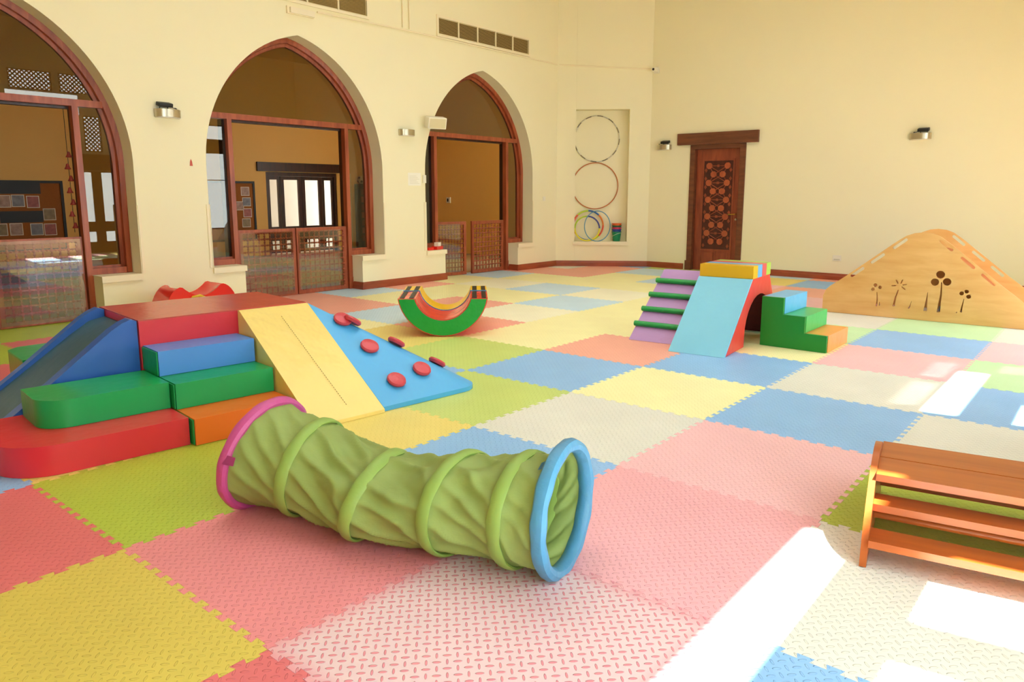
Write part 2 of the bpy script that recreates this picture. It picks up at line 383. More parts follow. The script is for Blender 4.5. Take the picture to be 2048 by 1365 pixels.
# ------------------------------------------------------------------ arch joinery
def ring(c, x0, x1, w, bm=None):
    """arched frame, legs down to sill, plus bottom rails left and right of the doorway"""
    o, i = arch_pts(c, .001, z0=ZS+.007), arch_pts(c, w, z0=ZS+.007)
    bm = plate(o+i[::-1], [], x1-x0, (0, 1, 0), (0, 0, 1), (x0, 0, 0))
    return bm
FX = -6.755
for n, c in enumerate(AC, 1):
    wn = ('leftmost', 'middle', 'right')[n-1]
    fr = struct('window_%d' % n, ring(c, FX-.045, FX, .062), MWOOD, bevel=.006, seg=2)
    done('inner_frame', ring(c, FX-.085, FX-.0455, .105), MWOOD, fr, bevel=.006, seg=2)
    for sg in (-1, 1):
        a, b = sorted((c+sg*HL, c+sg*(HW-.063)))
        done('bottom_rail', B(FX-.045, FX, a, b, ZS+.007, ZS+.075), MWOOD, fr, bevel=.006, seg=2)
        a, b = sorted((c+sg*HL, c+sg*(HW-.106)))
        done('bottom_bead', B(FX-.085, FX-.0455, a, b, ZS+.007, ZS+.10), MWOOD, fr, bevel=.005, seg=2)
        a, b = sorted((c+sg*(HL-.001), c+sg*(HL-.062)))
        done('mullion', B(FX-.075, FX+.006, a, b, 0, 2.27), MWOOD, fr, bevel=.006, seg=2)
        a, b = sorted((c+sg*(HL+.03), c+sg*(HL-.045)))
        done('jamb', B(FX-.165, FX-.0855 if True else 0, a, b, 0.0, 2.27), MWOODD, fr, bevel=.004, seg=2)
        a, b = sorted((c+sg*HL, c+sg*(HL+.001)))
        done('plinth_block', B(FX-.04, FX+.014, *sorted((c+sg*(HL-.002), c+sg*(HL-.066))), 0, .17), MWOOD, fr, bevel=.004, seg=2)
        # side light
        yy = c+sg*(HW-.1); pts = [q for q in arch_pts(c, .10, z0=ZS+.09) if (q[0]-c)*sg > HL-.02 and q[1] < 2.28]
        pts = sorted(pts, key=lambda q: q[1])
        poly = [(c+sg*(HL-.002), ZS+.09)]+pts
        r = HW+AA-.10; zt = 2.275; yt = math.sqrt(r*r-(zt-ZSP)**2)-AA
        poly += [(c+sg*yt, zt), (c+sg*(HL-.002), zt)]
        if sg < 0: poly = poly[::-1]
        done('side_glass', plate(poly, [], .006, (0, 1, 0), (0, 0, 1), (FX-.066, 0, 0)), MGLASS, fr, smooth=False)
    r = HW+AA; tw = math.sqrt((r-.06)**2-(2.3-ZSP)**2)-AA
    done('transom', B(FX-.072, FX+.004, c-tw, c+tw, 2.27, 2.34), MWOOD, fr, bevel=.006, seg=2)
    done('door_head', B(FX-.165, FX-.0855, c-HL+.046, c+HL-.046, 2.245, 2.30), MWOODD, fr, bevel=.004, seg=2)
    up = [q for q in arch_pts(c, .10) if q[1] > 2.335]
    r = HW+AA-.10; yt = math.sqrt(r*r-(2.335-ZSP)**2)-AA
    up = [(c-yt, 2.335)]+up+[(c+yt, 2.335)]
    done('upper_glass', plate(up, [], .006, (0, 1, 0), (0, 0, 1), (FX-.066, 0, 0)), MGLASS, fr, smooth=False)

# ------------------------------------------------------------------ spindle gates in the doorways
GW, GH = .80, .90
def lattice_mesh():
    bm = bmesh.new(); nx, nz = 9, 10; W, H = GW-.10, GH-.10
    for i in range(nx+1):
        y = -W/2+W*i/nx
        cyl(bm, (0, y, .05), (0, y, .05+H), .0085, 6)
    for j in range(nz+1):
        z = .05+H*j/nz
        cyl(bm, (0, -W/2, z), (0, W/2, z), .0085, 6)
    for i in range(nx+1):
        for j in range(nz+1):
            y, z = -W/2+W*i/nx, .05+H*j/nz
            ball(bm, (0, y, z), .021, 1)
            if i < nx: ball(bm, (0, y+W/nx/2, z), .0145, 1)
            if j < nz: ball(bm, (0, y, z+H/nz/2), .0145, 1)
    me = bpy.data.meshes.new('spindle_lattice')
    for f in bm.faces: f.smooth = True
    bm.to_mesh(me); bm.free(); me.materials.append(MWOOD); return me
LATM = lattice_mesh()
def gate(x, y, wd, label, ang=0., acryl=(-.38, .38, .06, .86)):
    g = thing('spindle_gate', label, 'gate', (x, y, .006), ang, 'low spindle gates in the arched doorways')
    s = wd/GW
    for sg in (-1, 1):
        a, b = sorted((sg*wd/2, sg*(wd/2-.048)))
        done('stile', B(-.018, .018, a, b, 0, GH), MWOOD, g, bevel=.004, seg=2)
    for z0 in (.0, GH-.048):
        done('rail', B(-.017, .017, -wd/2+.048, wd/2-.048, z0, z0+.048), MWOOD, g, bevel=.004, seg=2)
    l = link('spindle_lattice', LATM, None, g); l.scale = (1, s, 1); l['kind'] = 'stuff'
    if acryl:
        a = acryl; done('acrylic_sheet', B(.0195, .0225, a[0]*s, a[1]*s, a[2], a[3]), MACRY, g, smooth=False)
    return g
GX = FX-.035
gate(GX-.0, AC[0]+.425, .83, 'spindle gate behind clear acrylic in the leftmost arch, beyond the blue slide', acryl=(-.39, .385, .02, .88))
gate(GX-.0, AC[0]-.425, .83, 'spindle gate in the leftmost arch, its leaf nearest the picture edge', acryl=(-.39, .385, .02, .88))
gate(GX, AC[1]-.425, .83, 'closed spindle gate leaf in the middle arch, left leaf behind the red platform', acryl=(-.385, .36, .02, .865))
gate(GX, AC[1]+.425, .83, 'closed spindle gate leaf in the middle arch, right leaf beside the door jamb', acryl=(-.38, .30, .06, .86))
gate(GX-.06, AC[2]-.475, .64, 'spindle gate leaf in the right arch, standing ajar on the left', PI-.18+PI, acryl=(-.38, .24, .05, .86))
gate(GX, AC[2]+.395, .83, 'spindle gate leaf in the right arch, the closed one on the right', acryl=None)

# ------------------------------------------------------------------ chamfer wall with niche, far wall with door
CA = math.radians(35.9); CD = Vector((math.cos(CA), math.sin(CA), 0)); CN = Vector((-CD.y, CD.x, 0)); CP = Vector((-6.53, 10.31, 0)); CL = 1.742
NZ0, NZ1, NT0, NT1, ND = .47, 2.92, .355, 1.348, .26
struct('wall_corner_5', xf(prism([(0, 0), (NT0, 0), (.285, ND), (0, ND)], 'z', 0, ZC), CP, CA), MWALL, smooth=False)   # left cheek splays out behind the opening
for k_, q_ in enumerate((rect(NT1, CL, 0, ZC), rect(.356, NT1, 0, NZ0), rect(.356, NT1, NZ1, ZC))):
    struct('wall_corner' + ('_%d' % (k_+1) if k_ else ''), plate(q_, [], ND, CD, (0, 0, 1), CP+CN*ND), MWALL, smooth=False)
# (CD x Z) points to the room side, so the plate spans from the niche back to the wall face
struct('wall_niche_back', plate(rect(0, CL, 0, ZC), [], .1, CD, (0, 0, 1), CP+CN*(ND+.101)), MWALL, smooth=False)
bm = B(NT0-.02, NT1+.02, -.02, ND-.001, NZ0-.065, NZ0-.0005); xf(bm, CP, CA)
trim(B(0, .001, 0, .001, -.05, -.049)) if False else None
s_ = bmesh.new(); box(s_, NT0-.03, NT1+.03, -.03, -.001, NZ0-.07, NZ0+.004); xf(s_, CP, CA); trim(s_)
bm.free()
def chp(t, dep, z): return CP+CD*t+CN*dep+Vector((0, 0, z))
DX0, DX1 = -4.30, -3.27
struct('wall_far', plate(rect(-5.125, XR+.35, 0, ZC), [], .3, (1, 0, 0), (0, 0, 1), (0, YF+.30, 0)) if False else
       plate([(-5.125, 0), (DX0, 0), (DX0, 2.235), (DX1, 2.235), (DX1, 0), (XR+.36, 0), (XR+.36, ZC), (-5.125, ZC)], [], .3, (1, 0, 0), (0, 0, 1), (0, YF+.30, 0)), MWALL, smooth=False)
# baseboards
def bboard(name, p, q, h=.105, t=.02):
    p, q = Vector(p), Vector(q); d = (q-p).normalized(); n = Vector((d.y, -d.x, 0)); L = (q-p).length
    prof = [(0, 0), (t, 0), (t, h*.62), (t*.75, h*.68), (t*.75, h*.86), (t*.4, h), (0, h)]
    bm = bmesh.new()
    A = [bm.verts.new(p+n*(a+.0005)+Vector((0, 0, b+.001))) for a, b in prof]; C = [bm.verts.new(q+n*(a+.0005)+Vector((0, 0, b+.001))) for a, b in prof]
    bm.faces.new(A); bm.faces.new(C[::-1])
    for i in range(len(prof)): bm.faces.new((A[i], C[i], C[(i+1) % len(prof)], A[(i+1) % len(prof)]))
    return struct(name, bm, MBASE)
bl = [(-4.4, AC[0]-HL), (AC[0]+HL, AC[1]-HL), (AC[1]+HL, AC[2]-HL), (AC[2]+HL, 10.305)]
for k, (a, b) in enumerate(bl):
    bboard('baseboard_left' + ('' if k == 0 else '_%d' % k), (XL, a, 0), (XL, b, 0))
k = 0
for c in AC:   # returns into the reveals
    for sg in (-1, 1):
        k += 1; y = c+sg*HL
        if sg > 0: bboard('baseboard_reveal_%d' % k, (XL-.20, y, 0), (XL+.02, y, 0))
        else: bboard('baseboard_reveal_%d' % k, (XL+.02, y, 0), (XL-.20, y, 0))
bboard('baseboard_corner', CP, CP+CD*CL)
bboard('baseboard_far', (-5.11, YF, 0), (DX0-.06, YF, 0)); bboard('baseboard_far_2', (DX1+.03, YF, 0), (XR-.02, YF, 0))

# carved door
door = struct('door_1', B(DX0+.10, DX1-.105, YF+.07, YF+.105, .004, 2.1555), MDOOR, bevel=.004, seg=2)
for sg, x in ((0, DX0), (1, DX1)):
    a, b = (x+.002, x+.095) if sg == 0 else (x-.10, x-.002)
    done('door_jamb', B(a, b, YF-.02, YF+.15, 0, 2.155), MLINT, door, bevel=.006, seg=2)
    done('plinth_block', B(a-.02 if sg == 0 else a, b if sg == 0 else b+.02, YF-.035, YF-.0205, 0, .17), MLINT, door, bevel=.004, seg=2)
done('door_head', B(DX0+.002, DX1-.002, YF-.02, YF+.15, 2.156, 2.232), MLINT, door, bevel=.006, seg=2)
done('lintel', B(-4.545, -3.055, YF-.055, YF-.001, 2.234, 2.435), MLINT, door, bevel=.006, seg=2)
px0, px1 = DX0+.245, DX1-.245; pw = px1-px0; pc = (px0+px1)/2; yf = YF+.07
MDOORD = woodmat('shade_dark_wood', '#421709', '#55200F', .55, (1, 1, .2), 14); MROS = woodmat('rosette_lit_wood', '#A04A2A', '#B85E38', .4, (1, 1, .4), 14)  # recess shade put into the dark wood, rosettes tinted lighter against it
done('door_light_block', B(DX0+.003, DX1-.003, YF+.1055, YF+.149, .0, 2.2), MDOORD, door, smooth=False)  # full backing plate added to block light leaking round the door
done('carved_ground_shade', B(px0, px1, yf-.002, yf+.001, .392, 1.948), MDOORD, door, smooth=False)  # dark sheet painting the shade between the carvings
bmf = bmesh.new()
for a, b, c_, d_ in ((px0-.03, px0, .12, 1.98), (px1, px1+.03, .12, 1.98), (px0, px1, 1.95, 1.98), (px0, px1, .36, .39), (px0, px1, .12, .15), (pc-.015, pc+.015, .15, .36)):
    box(bmf, a, b, yf-.012, yf-.0005, c_, d_)
done('panel_moulding', bmf, MDOOR, door, bevel=.003, seg=1)
for a, b in ((px0+.03, pc-.045), (pc+.045, px1-.03)):
    done('lower_panel', B(a, b, yf-.009, yf-.0005, .18, .33), MDOOR, door, bevel=.006, seg=2)
def rosette(x, z, r=.058):
    bm = prism([(x+r*math.cos(PI/8+k*PI/4), z+r*math.sin(PI/8+k*PI/4)) for k in range(8)], 'y', yf-.022, yf-.0005)
    return done('rosette', bm, MROS, door, bevel=.008, seg=2)
rows = 10; strap = bmesh.new()
for k in range(rows):
    z = 1.86-k*.148
    xs = (pc-.17, pc+.17) if k % 2 == 0 else (pc-.085, pc+.085)
    for x in xs: rosette(x, z)
    nx = (pc-.085, pc+.085) if k % 2 == 0 else (pc-.17, pc+.17)
    if k < rows-1:
        for x in xs:
            for x2 in nx:
                if abs(x-x2) < .3:
                    p, q = Vector((x, yf-.007, z)), Vector((x2, yf-.007, z-.148)); d = (q-p).normalized()
                    cyl(strap, p+d*.05, q-d*.05, .009, 6)
    if k % 2 == 0:
        cyl(strap, (pc-.11, yf-.007, z), (pc+.11, yf-.007, z), .008, 6)
        prism([(pc+.03*math.cos(PI/4+i*PI/2), z+.03*math.sin(PI/4+i*PI/2)) for i in range(4)], 'y', yf-.016, yf-.001, strap)
    for sx in (-.23, .23):
        prism([(pc+sx+.028*math.cos(i*PI/2), z-.074+.04*math.sin(i*PI/2)) for i in range(4)], 'y', yf-.012, yf-.001, strap)
done('strapwork', strap, MDOOR, door, stuff=True)
hb = bmesh.new(); cyl(hb, (DX1-.16, yf, 1.02), (DX1-.16, yf-.05, 1.02), .011, 8); cyl(hb, (DX1-.155, yf-.05, 1.02), (DX1-.285, yf-.05, 1.015), .009, 8)
done('door_handle', hb, MBRASS, door)
kb = bmesh.new(); cyl(kb, (DX1-.155, yf, .93), (DX1-.155, yf-.016, .93), .018, 12)
done('lock_cylinder', kb, MSTEEL, door)

# right wall: garden doors and screens that the sun comes through
WIN = [(-1.0, 2.5, 'W0'), (2.75, 4.05, 'LAT'), (4.3, 6.42, 'W1'), (6.9, 9.35, 'W2')]
holes = []
def RH(y0, y1, z0, z1): holes.append(rect(y0, y1, z0, z1))
RH(-1.6, 2.15, 3.08, 3.52); RH(-1.6, 1.96, .5, 2.56)
RH(2.3, 4.05, 2.3, 3.4); RH(2.75, 4.05, .5, 2.1)
RH(4.32, 5.73, 3.08, 3.52); RH(4.40, 5.22, 3.55, 3.95); RH(5.36, 6.02, 3.55, 3.95)
RH(4.27, 5.52, .5, 2.56); RH(5.78, 6.15, 2.3, 3.08); RH(5.64, 6.40, .02, 1.87)
RH(6.7, 8.3, .2, 2.7); RH(8.55, 9.2, .46, 3.1)
struct('wall_right', plate(rect(YN-.3, YF+.3, 0, ZC), holes, .05, (0, 1, 0), (0, 0, 1), (XR, 0, 0)), MWALL, smooth=False)
def dlat(y0, y1, z0, z1, x=XR+.025, pitch=.125, r=.015):
    bm = bmesh.new(); W, H = y1-y0, z1-z0
    n = int((W+H)/pitch/1.414)+1
    for k in range(1, n*2):
        cc = k*pitch*1.414/2*1.0
        for sg in (1, -1):
            pts = []
            # lines y - sg*z = const inside the rectangle
            c0 = (cc if sg < 0 else cc-H)
            for t in (0, H):
                yy = c0+t if sg > 0 else c0-t
                pts.append((yy, t))
            (ya, za), (yb, zb) = pts
            if ya == yb: continue
            def clip(ya, za, yb, zb):
                t0, t1 = 0., 1.
                d = yb-ya
                for lo, hi in ((0, W),):
                    for bound, s in ((lo, -1), (hi, 1)):
                        q = s*(bound-ya); p = s*d
                        if p == 0: continue
                        t = q/p
                        if p < 0: t0 = max(t0, t)
                        else: t1 = min(t1, t)
                return (t0, t1) if t0 < t1-1e-3 else None
            c_ = clip(ya, za, yb, zb)
            if c_:
                t0, t1 = c_
                cyl(bm, (x, y0+ya+(yb-ya)*t0, z0+za+(zb-za)*t0), (x, y0+ya+(yb-ya)*t1, z0+za+(zb-za)*t1), r, 5)
    return bm
nw = 3
def rwin(y0, y1, z0, z1, mull=(), bars=(), lat=False, glass=True, fw=.05):
    global nw; nw += 1
    bm = bmesh.new(); x0, x1 = XR+.006, XR+.044
    box(bm, x0, x1, y0+.001, y0+fw, z0+.001, z1-.001); box(bm, x0, x1, y1-fw, y1-.001, z0+.001, z1-.001)
    box(bm, x0, x1, y0+fw, y1-fw, z0+.001, z0+fw); box(bm, x0, x1, y0+fw, y1-fw, z1-fw, z1-.001)
    o = struct('window_%d' % nw, bm, MWOODD, smooth=False)
    for m in mull: done('mullion', B(x0+.005, x1-.005, m[0], m[1], z0+fw, z1-fw), MWOODD, o, smooth=False)
    for m in bars: done('glazing_bar', B(x0+.01, x1-.01, y0+fw, y1-fw, m[0], m[1]), MWOODD, o, smooth=False)
    if lat: done('screen_lattice', dlat(y0+fw, y1-fw, z0+fw, z1-fw, pitch=lat, r=.015 if lat > .1 else .019), MWOODD, o, smooth=False, stuff=True)
    if glass: done('pane', B(XR+.0445, XR+.0485, y0+fw*.5, y1-fw*.5, z0+fw*.5, z1-fw*.5), MCLEAR, o, smooth=False)
    return o
rwin(-1.6, 2.15, 3.08, 3.52, fw=.004); rwin(-1.6, 1.96, .5, 2.56, mull=((-.1, .2), (1.33, 1.61)), bars=((1.05, 1.12),), fw=.02)
rwin(2.3, 4.05, 2.3, 3.4, lat=.085); rwin(2.75, 4.05, .5, 2.1, lat=.085)
rwin(4.32, 5.73, 3.08, 3.52, fw=.004); rwin(4.40, 5.22, 3.55, 3.95, lat=.125, fw=.02); rwin(5.36, 6.02, 3.55, 3.95, lat=.125, fw=.02)
rwin(4.27, 5.52, .5, 2.56, mull=((4.82, 5.12),), bars=((2.36, 2.385), (1.2, 1.26)), fw=.02); rwin(5.78, 6.15, 2.3, 3.08, lat=.125, fw=.02)
rwin(5.64, 6.40, .02, 1.87, mull=((5.86, 6.07),), bars=((.50, .73), (.02, .27)), fw=.03)
rwin(6.7, 8.3, .2, 2.7, mull=((7.46, 7.54),), bars=((2.35, 2.45),)); rwin(8.55, 9.2, .46, 3.1, bars=((2.38, 2.74), (1.70, 1.72)), fw=.03)
struct('trim_900', B(XR-.04, XR-.001, 5.5, 6.55, 1.88, 2.24), MLINT, bevel=.005, seg=2)
# unseen slab added outside to keep direct sun out of the far windows
struct('ceiling_sun_block', B(XR+.06, XR+.95, 6.35, 12.0, 3.95, 4.05), MSTONE, smooth=False)
# near wall and ceiling
RHN = []
struct('wall_near', plate(rect(-6.9, XR+.3, 0, ZC), RHN, .25, (1, 0, 0), (0, 0, 1), (0, YN, 0)), MWALL, smooth=False)
struct('ceiling', B(XB-.3, XR+.4, -6.5, 12.2, ZC+.001, ZC+.2), MCEIL, smooth=False)
struct('window_30', B(-4.6, 0, .1, 9.1, ZC-.022, ZC-.001), pmat('added_blank_panel', '#F4F2EA', .4), bevel=.004, seg=1)  # blank panel added above the unseen fill lamp, passes no light
for (y0, y1, z0, z1) in ((-1.6, 2.15, .5, 3.52), (2.75, 4.05, .5, 3.4), (4.25, 6.42, 0, 3.95), (6.7, 9.2, .2, 3.35)):
    portal((XR+.07, (y0+y1)/2, (z0+z1)/2), y1-y0, z1-z0, (-5, (y0+y1)/2, (z0+z1)/2))
for r in RHN:
    xs = [p[0] for p in r]; zs = [p[1] for p in r]
    portal(((min(xs)+max(xs))/2, YN-.27, 1.85), max(xs)-min(xs), 2.7, ((min(xs)+max(xs))/2, 5, 1.85))

# ------------------------------------------------------------------ the room beyond the arches
BD0, BD1 = 8.20, 10.12        # garden door in the back wall
ZB = 4.3
struct('wall_back', plate([(-6.2, 0), (BD0, 0), (BD0, 1.85), (BD1, 1.85), (BD1, 0), (YF, 0), (YF, ZB), (-6.2, ZB)], [], .25, (0, 1, 0), (0, 0, 1), (XB-.25, 0, 0)), MWARMLIT, smooth=False)
struct('wall_side', plate(rect(XB-.2, XL-.41, 0, ZB), [], .2, (1, 0, 0), (0, 0, 1), (0, YF+.2, 0)), MWARMLIT, smooth=False)
struct('wall_side_2', plate(rect(XB-.2, XL-.41, 0, ZB), [], .2, (1, 0, 0), (0, 0, 1), (0, -6.0, 0)), MWARMLIT, smooth=False)
struct('ceiling_2', B(XB-.2, XL-.405, -6.2, YF+.2, ZB+.001, ZB+.1), MWARMLIT, smooth=False)
bdoor = bmesh.new()
for a, b in ((BD0+.002, BD0+.07), (BD1-.07, BD1-.002)): box(bdoor, XB-.14, XB-.02, a, b, 0, 1.848)
box(bdoor, XB-.14, XB-.02, BD0+.07, BD1-.07, 1.76, 1.848)
d2 = struct('door_2', bdoor, MWOODD, smooth=False)
xs = [BD0+.07, BD0+.36, BD0+.93, BD1-.93+.0, BD1-.36, BD1-.07]
cuts = [(BD0+.07, BD0+.38), (BD0+.40, BD0+.955), (BD0+.965, BD1-.40), (BD1-.38, BD1-.07)]
for a, b in cuts:
    lf = bmesh.new(); f = .05 if b-a < .4 else .085
    for z0, z1 in ((.02, .10), (.30, .62), (1.68, 1.758)): box(lf, XB-.10, XB-.05, a, b, z0, z1)
    for y0, y1 in ((a, a+f), (b-f, b)):
        box(lf, XB-.10, XB-.05, y0, y1, .10, .30); box(lf, XB-.10, XB-.05, y0, y1, .62, 1.68)
    l = done('door_leaf', lf, MWOODD, d2, smooth=False)
    done('pane', B(XB-.078, XB-.072, a+f-.005, b-f+.005, .61, 1.69), MPANE, l, smooth=False)
    done('lower_pane', B(XB-.078, XB-.072, a+f-.005, b-f+.005, .09, .31), MPANE, l, smooth=False)
done('lintel', B(XB+.001, XB+.05, BD0-.22, BD1+.28, 1.86, 2.06), MWOODD, d2, bevel=.006, seg=2)
struct('ceiling_sky_block', B(XB-2.6, XB-.26, 5, 14, 2.5, 2.6), MSTONE, smooth=False)  # unseen slab added to dim the stone wall behind the garden door
struct('floor_2', B(XB-2.6, XB-.305, 5, 14, -.2, -.013), MSTONE, smooth=False)
struct('wall_garden', B(XB-2.6, XB-2.4, 5, 14, -.2, 3.2), MSTONE, smooth=False)
portal((XB-.27, (BD0+BD1)/2, .95), BD1-BD0, 1.8, (0, (BD0+BD1)/2, .95))
PH = [pmat('photo_%d' % k, h, .5, var=(14, .55)) for k, h in enumerate(('#B79A86', '#8C8F93', '#B06A63', '#9C8A66'))]
def board(x, y0, y1, z0, z1, label, cards, strips):
    b = thing('notice_board', label, 'notice board', (x, (y0+y1)/2, z0))
    fy = (y0+y1)/2; h = z1-z0; wd = (y1-y0)/2
    done('cork_panel', B(.0, .02, -wd+.045, wd-.045, .045, h-.045), MCORK, b, smooth=False)
    fb = bmesh.new(); box(fb, 0, .035, -wd, -wd+.045, 0, h); box(fb, 0, .035, wd-.045, wd, 0, h); box(fb, 0, .035, -wd+.045, wd-.045, 0, .045); box(fb, 0, .035, -wd+.045, wd-.045, h-.045, h)
    done('frame', fb, MBLACK, b, smooth=False)
    for k, (y, z, a, c_) in enumerate(cards):
        p = done('photo_print', B(.0205, .023, y-fy-a/2, y-fy+a/2, z-z0-c_/2, z-z0+c_/2), MWHITE, b, smooth=False)
        done('photo_image', B(.0235, .0245, y-fy-a/2+.012, y-fy+a/2-.012, z-z0-c_/2+.012, z-z0+c_/2-.012), PH[k % 4], p, smooth=False)
    for (y, z, a, c_) in strips:
        done('black_header', B(.0205, .024, y-fy-a/2, y-fy+a/2, z-z0-c_/2, z-z0+c_/2), MBLACK, b, smooth=False)
def bk(px, py):   # photo pixel -> (y,z) on the back wall
    d = M.to_3x3() @ Vector(((px-1024)/1469.5, -(py-635)/1469.5, -1)); o = M.translation; t = (XB+.02-o.x)/d.x
    q = o+d*t; return q.y, q.z
cards = []
for px, py in ((8, 403), (36, 402), (66, 404), (99, 429), (33, 459), (74, 459), (101, 459), (2, 460)):
    y, z = bk(px, py); cards.append((y, z, .20, .21))
(ya, za), (yb, zb) = bk(124, 362), bk(-60, 362)
s1, s2 = bk(18, 376), bk(44, 434)
board(XB+.001, yb, ya, .35, za, 'cork board of photos under black headers, behind the leftmost arch', cards, [(s1[0], s1[1], .95, .2), (s2[0], s2[1], .66, .2)])
(ya, za) = bk(508, 363); cards = []
for px, py in ((490, 383), (493, 404), (495, 426), (493, 446), (479, 412)):
    y, z = bk(px, py); cards.append((y, z, .2, .19))
board(XB+.001, ya-1.9, ya, .35, za, 'dark framed cork board left of the garden door, behind the middle arch', cards, [])
# tall narrow board right of the garden door and the ball on it
(ya, za), (yb, zb) = bk(678, 378), bk(686, 378)
cp = thing('display_column', 'dark column of cards right of the garden door, behind the middle arch', 'display stand', (XB+.12, 10.78, -.013))
done('column_body', B(-.1, .1, -.14, .14, 0, 1.62), MBLACK, cp, bevel=.01)
for k in range(7):
    done('card', B(.101, .104, -.1, .1, .22+k*.19, .36+k*.19), PH[2] if k % 2 else pmat('card_rust', '#7A3322', .6), cp, smooth=False)
bb = bmesh.new(); ball(bb, (0, 0, .105), .105, 3)
fb = tag(done('football', bb, MWHITE), 'white football with black patches on top of the dark column', 'ball'); fb.location = (XB+.12, 10.78, 1.608)
ico = bmesh.new(); bmesh.ops.create_icosphere(ico, subdivisions=1, radius=1)
for v in list(ico.verts):
    n = v.co.normalized(); a = n.orthogonal().normalized(); b_ = n.cross(a); pb = bmesh.new()
    P5 = [Vector((0, 0, .105))+(n*.1035+.035*(math.cos(k*2*PI/5)*a+math.sin(k*2*PI/5)*b_)).normalized()*.1065 for k in range(5)]
    cv = pb.verts.new(Vector((0, 0, .105))+n*.1075); pv = [pb.verts.new(q_) for q_ in P5]
    for k in range(5): pb.faces.new((cv, pv[k], pv[(k+1) % 5]))
    done('black_patch', pb, MBLACK, fb)
ico.free()
# pale curtain-like pier right of the garden door
struct('trim_901', B(XB+.001, XB+.10, 10.25, 10.48, 0, 1.86), MSILL, bevel=.01)
# string of red ornaments
orn = thing('ornament_string', 'string of red hanging ornaments beside the door jamb of the leftmost arch', 'ornament', (FX-.125, 2.03, .95))
sb = bmesh.new(); cyl(sb, (0, 0, 0), (0, 0, 1.2945), .003, 5); done('cord', sb, MBLACK, orn)
MORN = pmat('ornament_red', '#8E2A1E', .5)
for k in range(7):
    ob = lathe([(.004, .055), (.012, .05), (.02, .02), (.032, .0), (.028, -.006), (.004, -.006)], 12); xf(ob, (0, -.01 if k % 2 else .012, .05+k*.125))
    done('bell', ob, MORN, orn)
# light switch and thermostat seen through the right arch on the side wall
y_ = YF
th = bmesh.new(); box(th, -9.62, -9.55, YF-.022, YF-.001, 1.33, 1.50)
def side(px, py, yy=YF):
    d = M.to_3x3() @ Vector(((px-1024)/1469.5, -(py-635)/1469.5, -1)); o = M.translation; t = (yy-o.y)/d.y; return o+d*t
th.free(); q = side(898, 401)
ts = thing('thermostat', 'small grey wall thermostat seen through the right arch', 'thermostat', (q.x, YF-.001, q.z-.06))
done('cover', B(-.06, .06, -.03, 0, 0, .13), MWHITE, ts, bevel=.006); done('display', B(-.03, .012, -.034, -.0305, .03, .10), MBLACK, ts, smooth=False)

# ------------------------------------------------------------------ wall fittings
def sconce(loc, rz, label, black=True, flip=1):
    """local +x points out of the wall, y along it"""
    s = thing('wall_sconce', label, 'wall lamp', loc, rz, 'half round steel wall lamps')
    prof = [(.0, -.145)]+[(.105*math.cos(t)**.8, .145*math.sin(t)) for t in [(-PI/2+.15)+(PI-.3)*k/12 for k in range(13)]]+[(.0, .145)]
    done('steel_band', prism(prof, 'z', 0, .085), MSTEEL, s, bevel=.004, seg=2)
    done('diffuser', prism([(a*.9, b*.92) for a, b in prof], 'z', -.008, -.0005), MWHITE, s)
    if black:
        f = bmesh.new(); box(f, .0, .10, -.075, .075, -.022, .022)
        bmesh.ops.rotate(f, verts=f.verts, cent=(0, 0, 0), matrix=Matrix.Rotation(.25, 3, 'Y')); xf(f, (.005, flip*-.045, .145))
        hd = done('floodlight', f, MBLACK, s, bevel=.008, seg=2)
        for yb in (-.09, 0.):
            done('bracket', cyl(bmesh.new(), (.03, flip*yb, .085), (.03, flip*yb, .125), .005, 6), MBLACK, s)
        cb = bmesh.new(); tube(cb, [(.06, flip*.01, .125), (.07, flip*.035, .105), (.075, flip*.05, .098), (.07, flip*.075, .094), (.055, flip*.09, .097), (.06, flip*.065, .104)], .004, 6)
        done('cable', cb, MBLACK, s)
sconce((XL+.0005, 2.96, 2.205), 0, 'steel wall lamp with black floodlight between the leftmost and middle arches')
sconce((XL+.0005, 6.525, 2.22), 0, 'bare steel wall lamp between the middle and right arches, beside the white speaker', black=False)
sconce((-4.83, YF-.0005, 2.17), -PI/2, 'steel wall lamp with black floodlight just left of the carved door', flip=-1)
sconce((-.625, YF-.0005, 2.17), -PI/2, 'steel wall lamp with black floodlight alone on the far wall above the wooden slide', flip=-1)
# speaker
sp = thing('wall_speaker', 'cream box loudspeaker on a bracket at the left edge of the right arch', 'speaker', (XL+.001, 6.98, 2.36), 0)
done('bracket', B(0, .06, -.035, .02, .01, .09), MWHITE, sp, bevel=.006)
bx = bmesh.new(); box(bx, -.075, .075, -.15, .15, -.085, .085)
bmesh.ops.rotate(bx, verts=bx.verts, cent=(0, 0, 0), matrix=Matrix.Rotation(-.35, 3, 'Z') @ Matrix.Rotation(.25, 3, 'Y')); xf(bx, (.17, .0, .07))
done('cabinet', bx, MWHITE, sp, bevel=.012)
gr = bmesh.new(); box(gr, .0752, .079, -.13, .13, -.07, .07)
bmesh.ops.rotate(gr, verts=gr.verts, cent=(0, 0, 0), matrix=Matrix.Rotation(-.35, 3, 'Z') @ Matrix.Rotation(.25, 3, 'Y')); xf(gr, (.17, .0, .07))
done('grille', gr, pmat('speaker_grille', '#DCCFA8', .7, bump=(300, .5, .002)), sp)
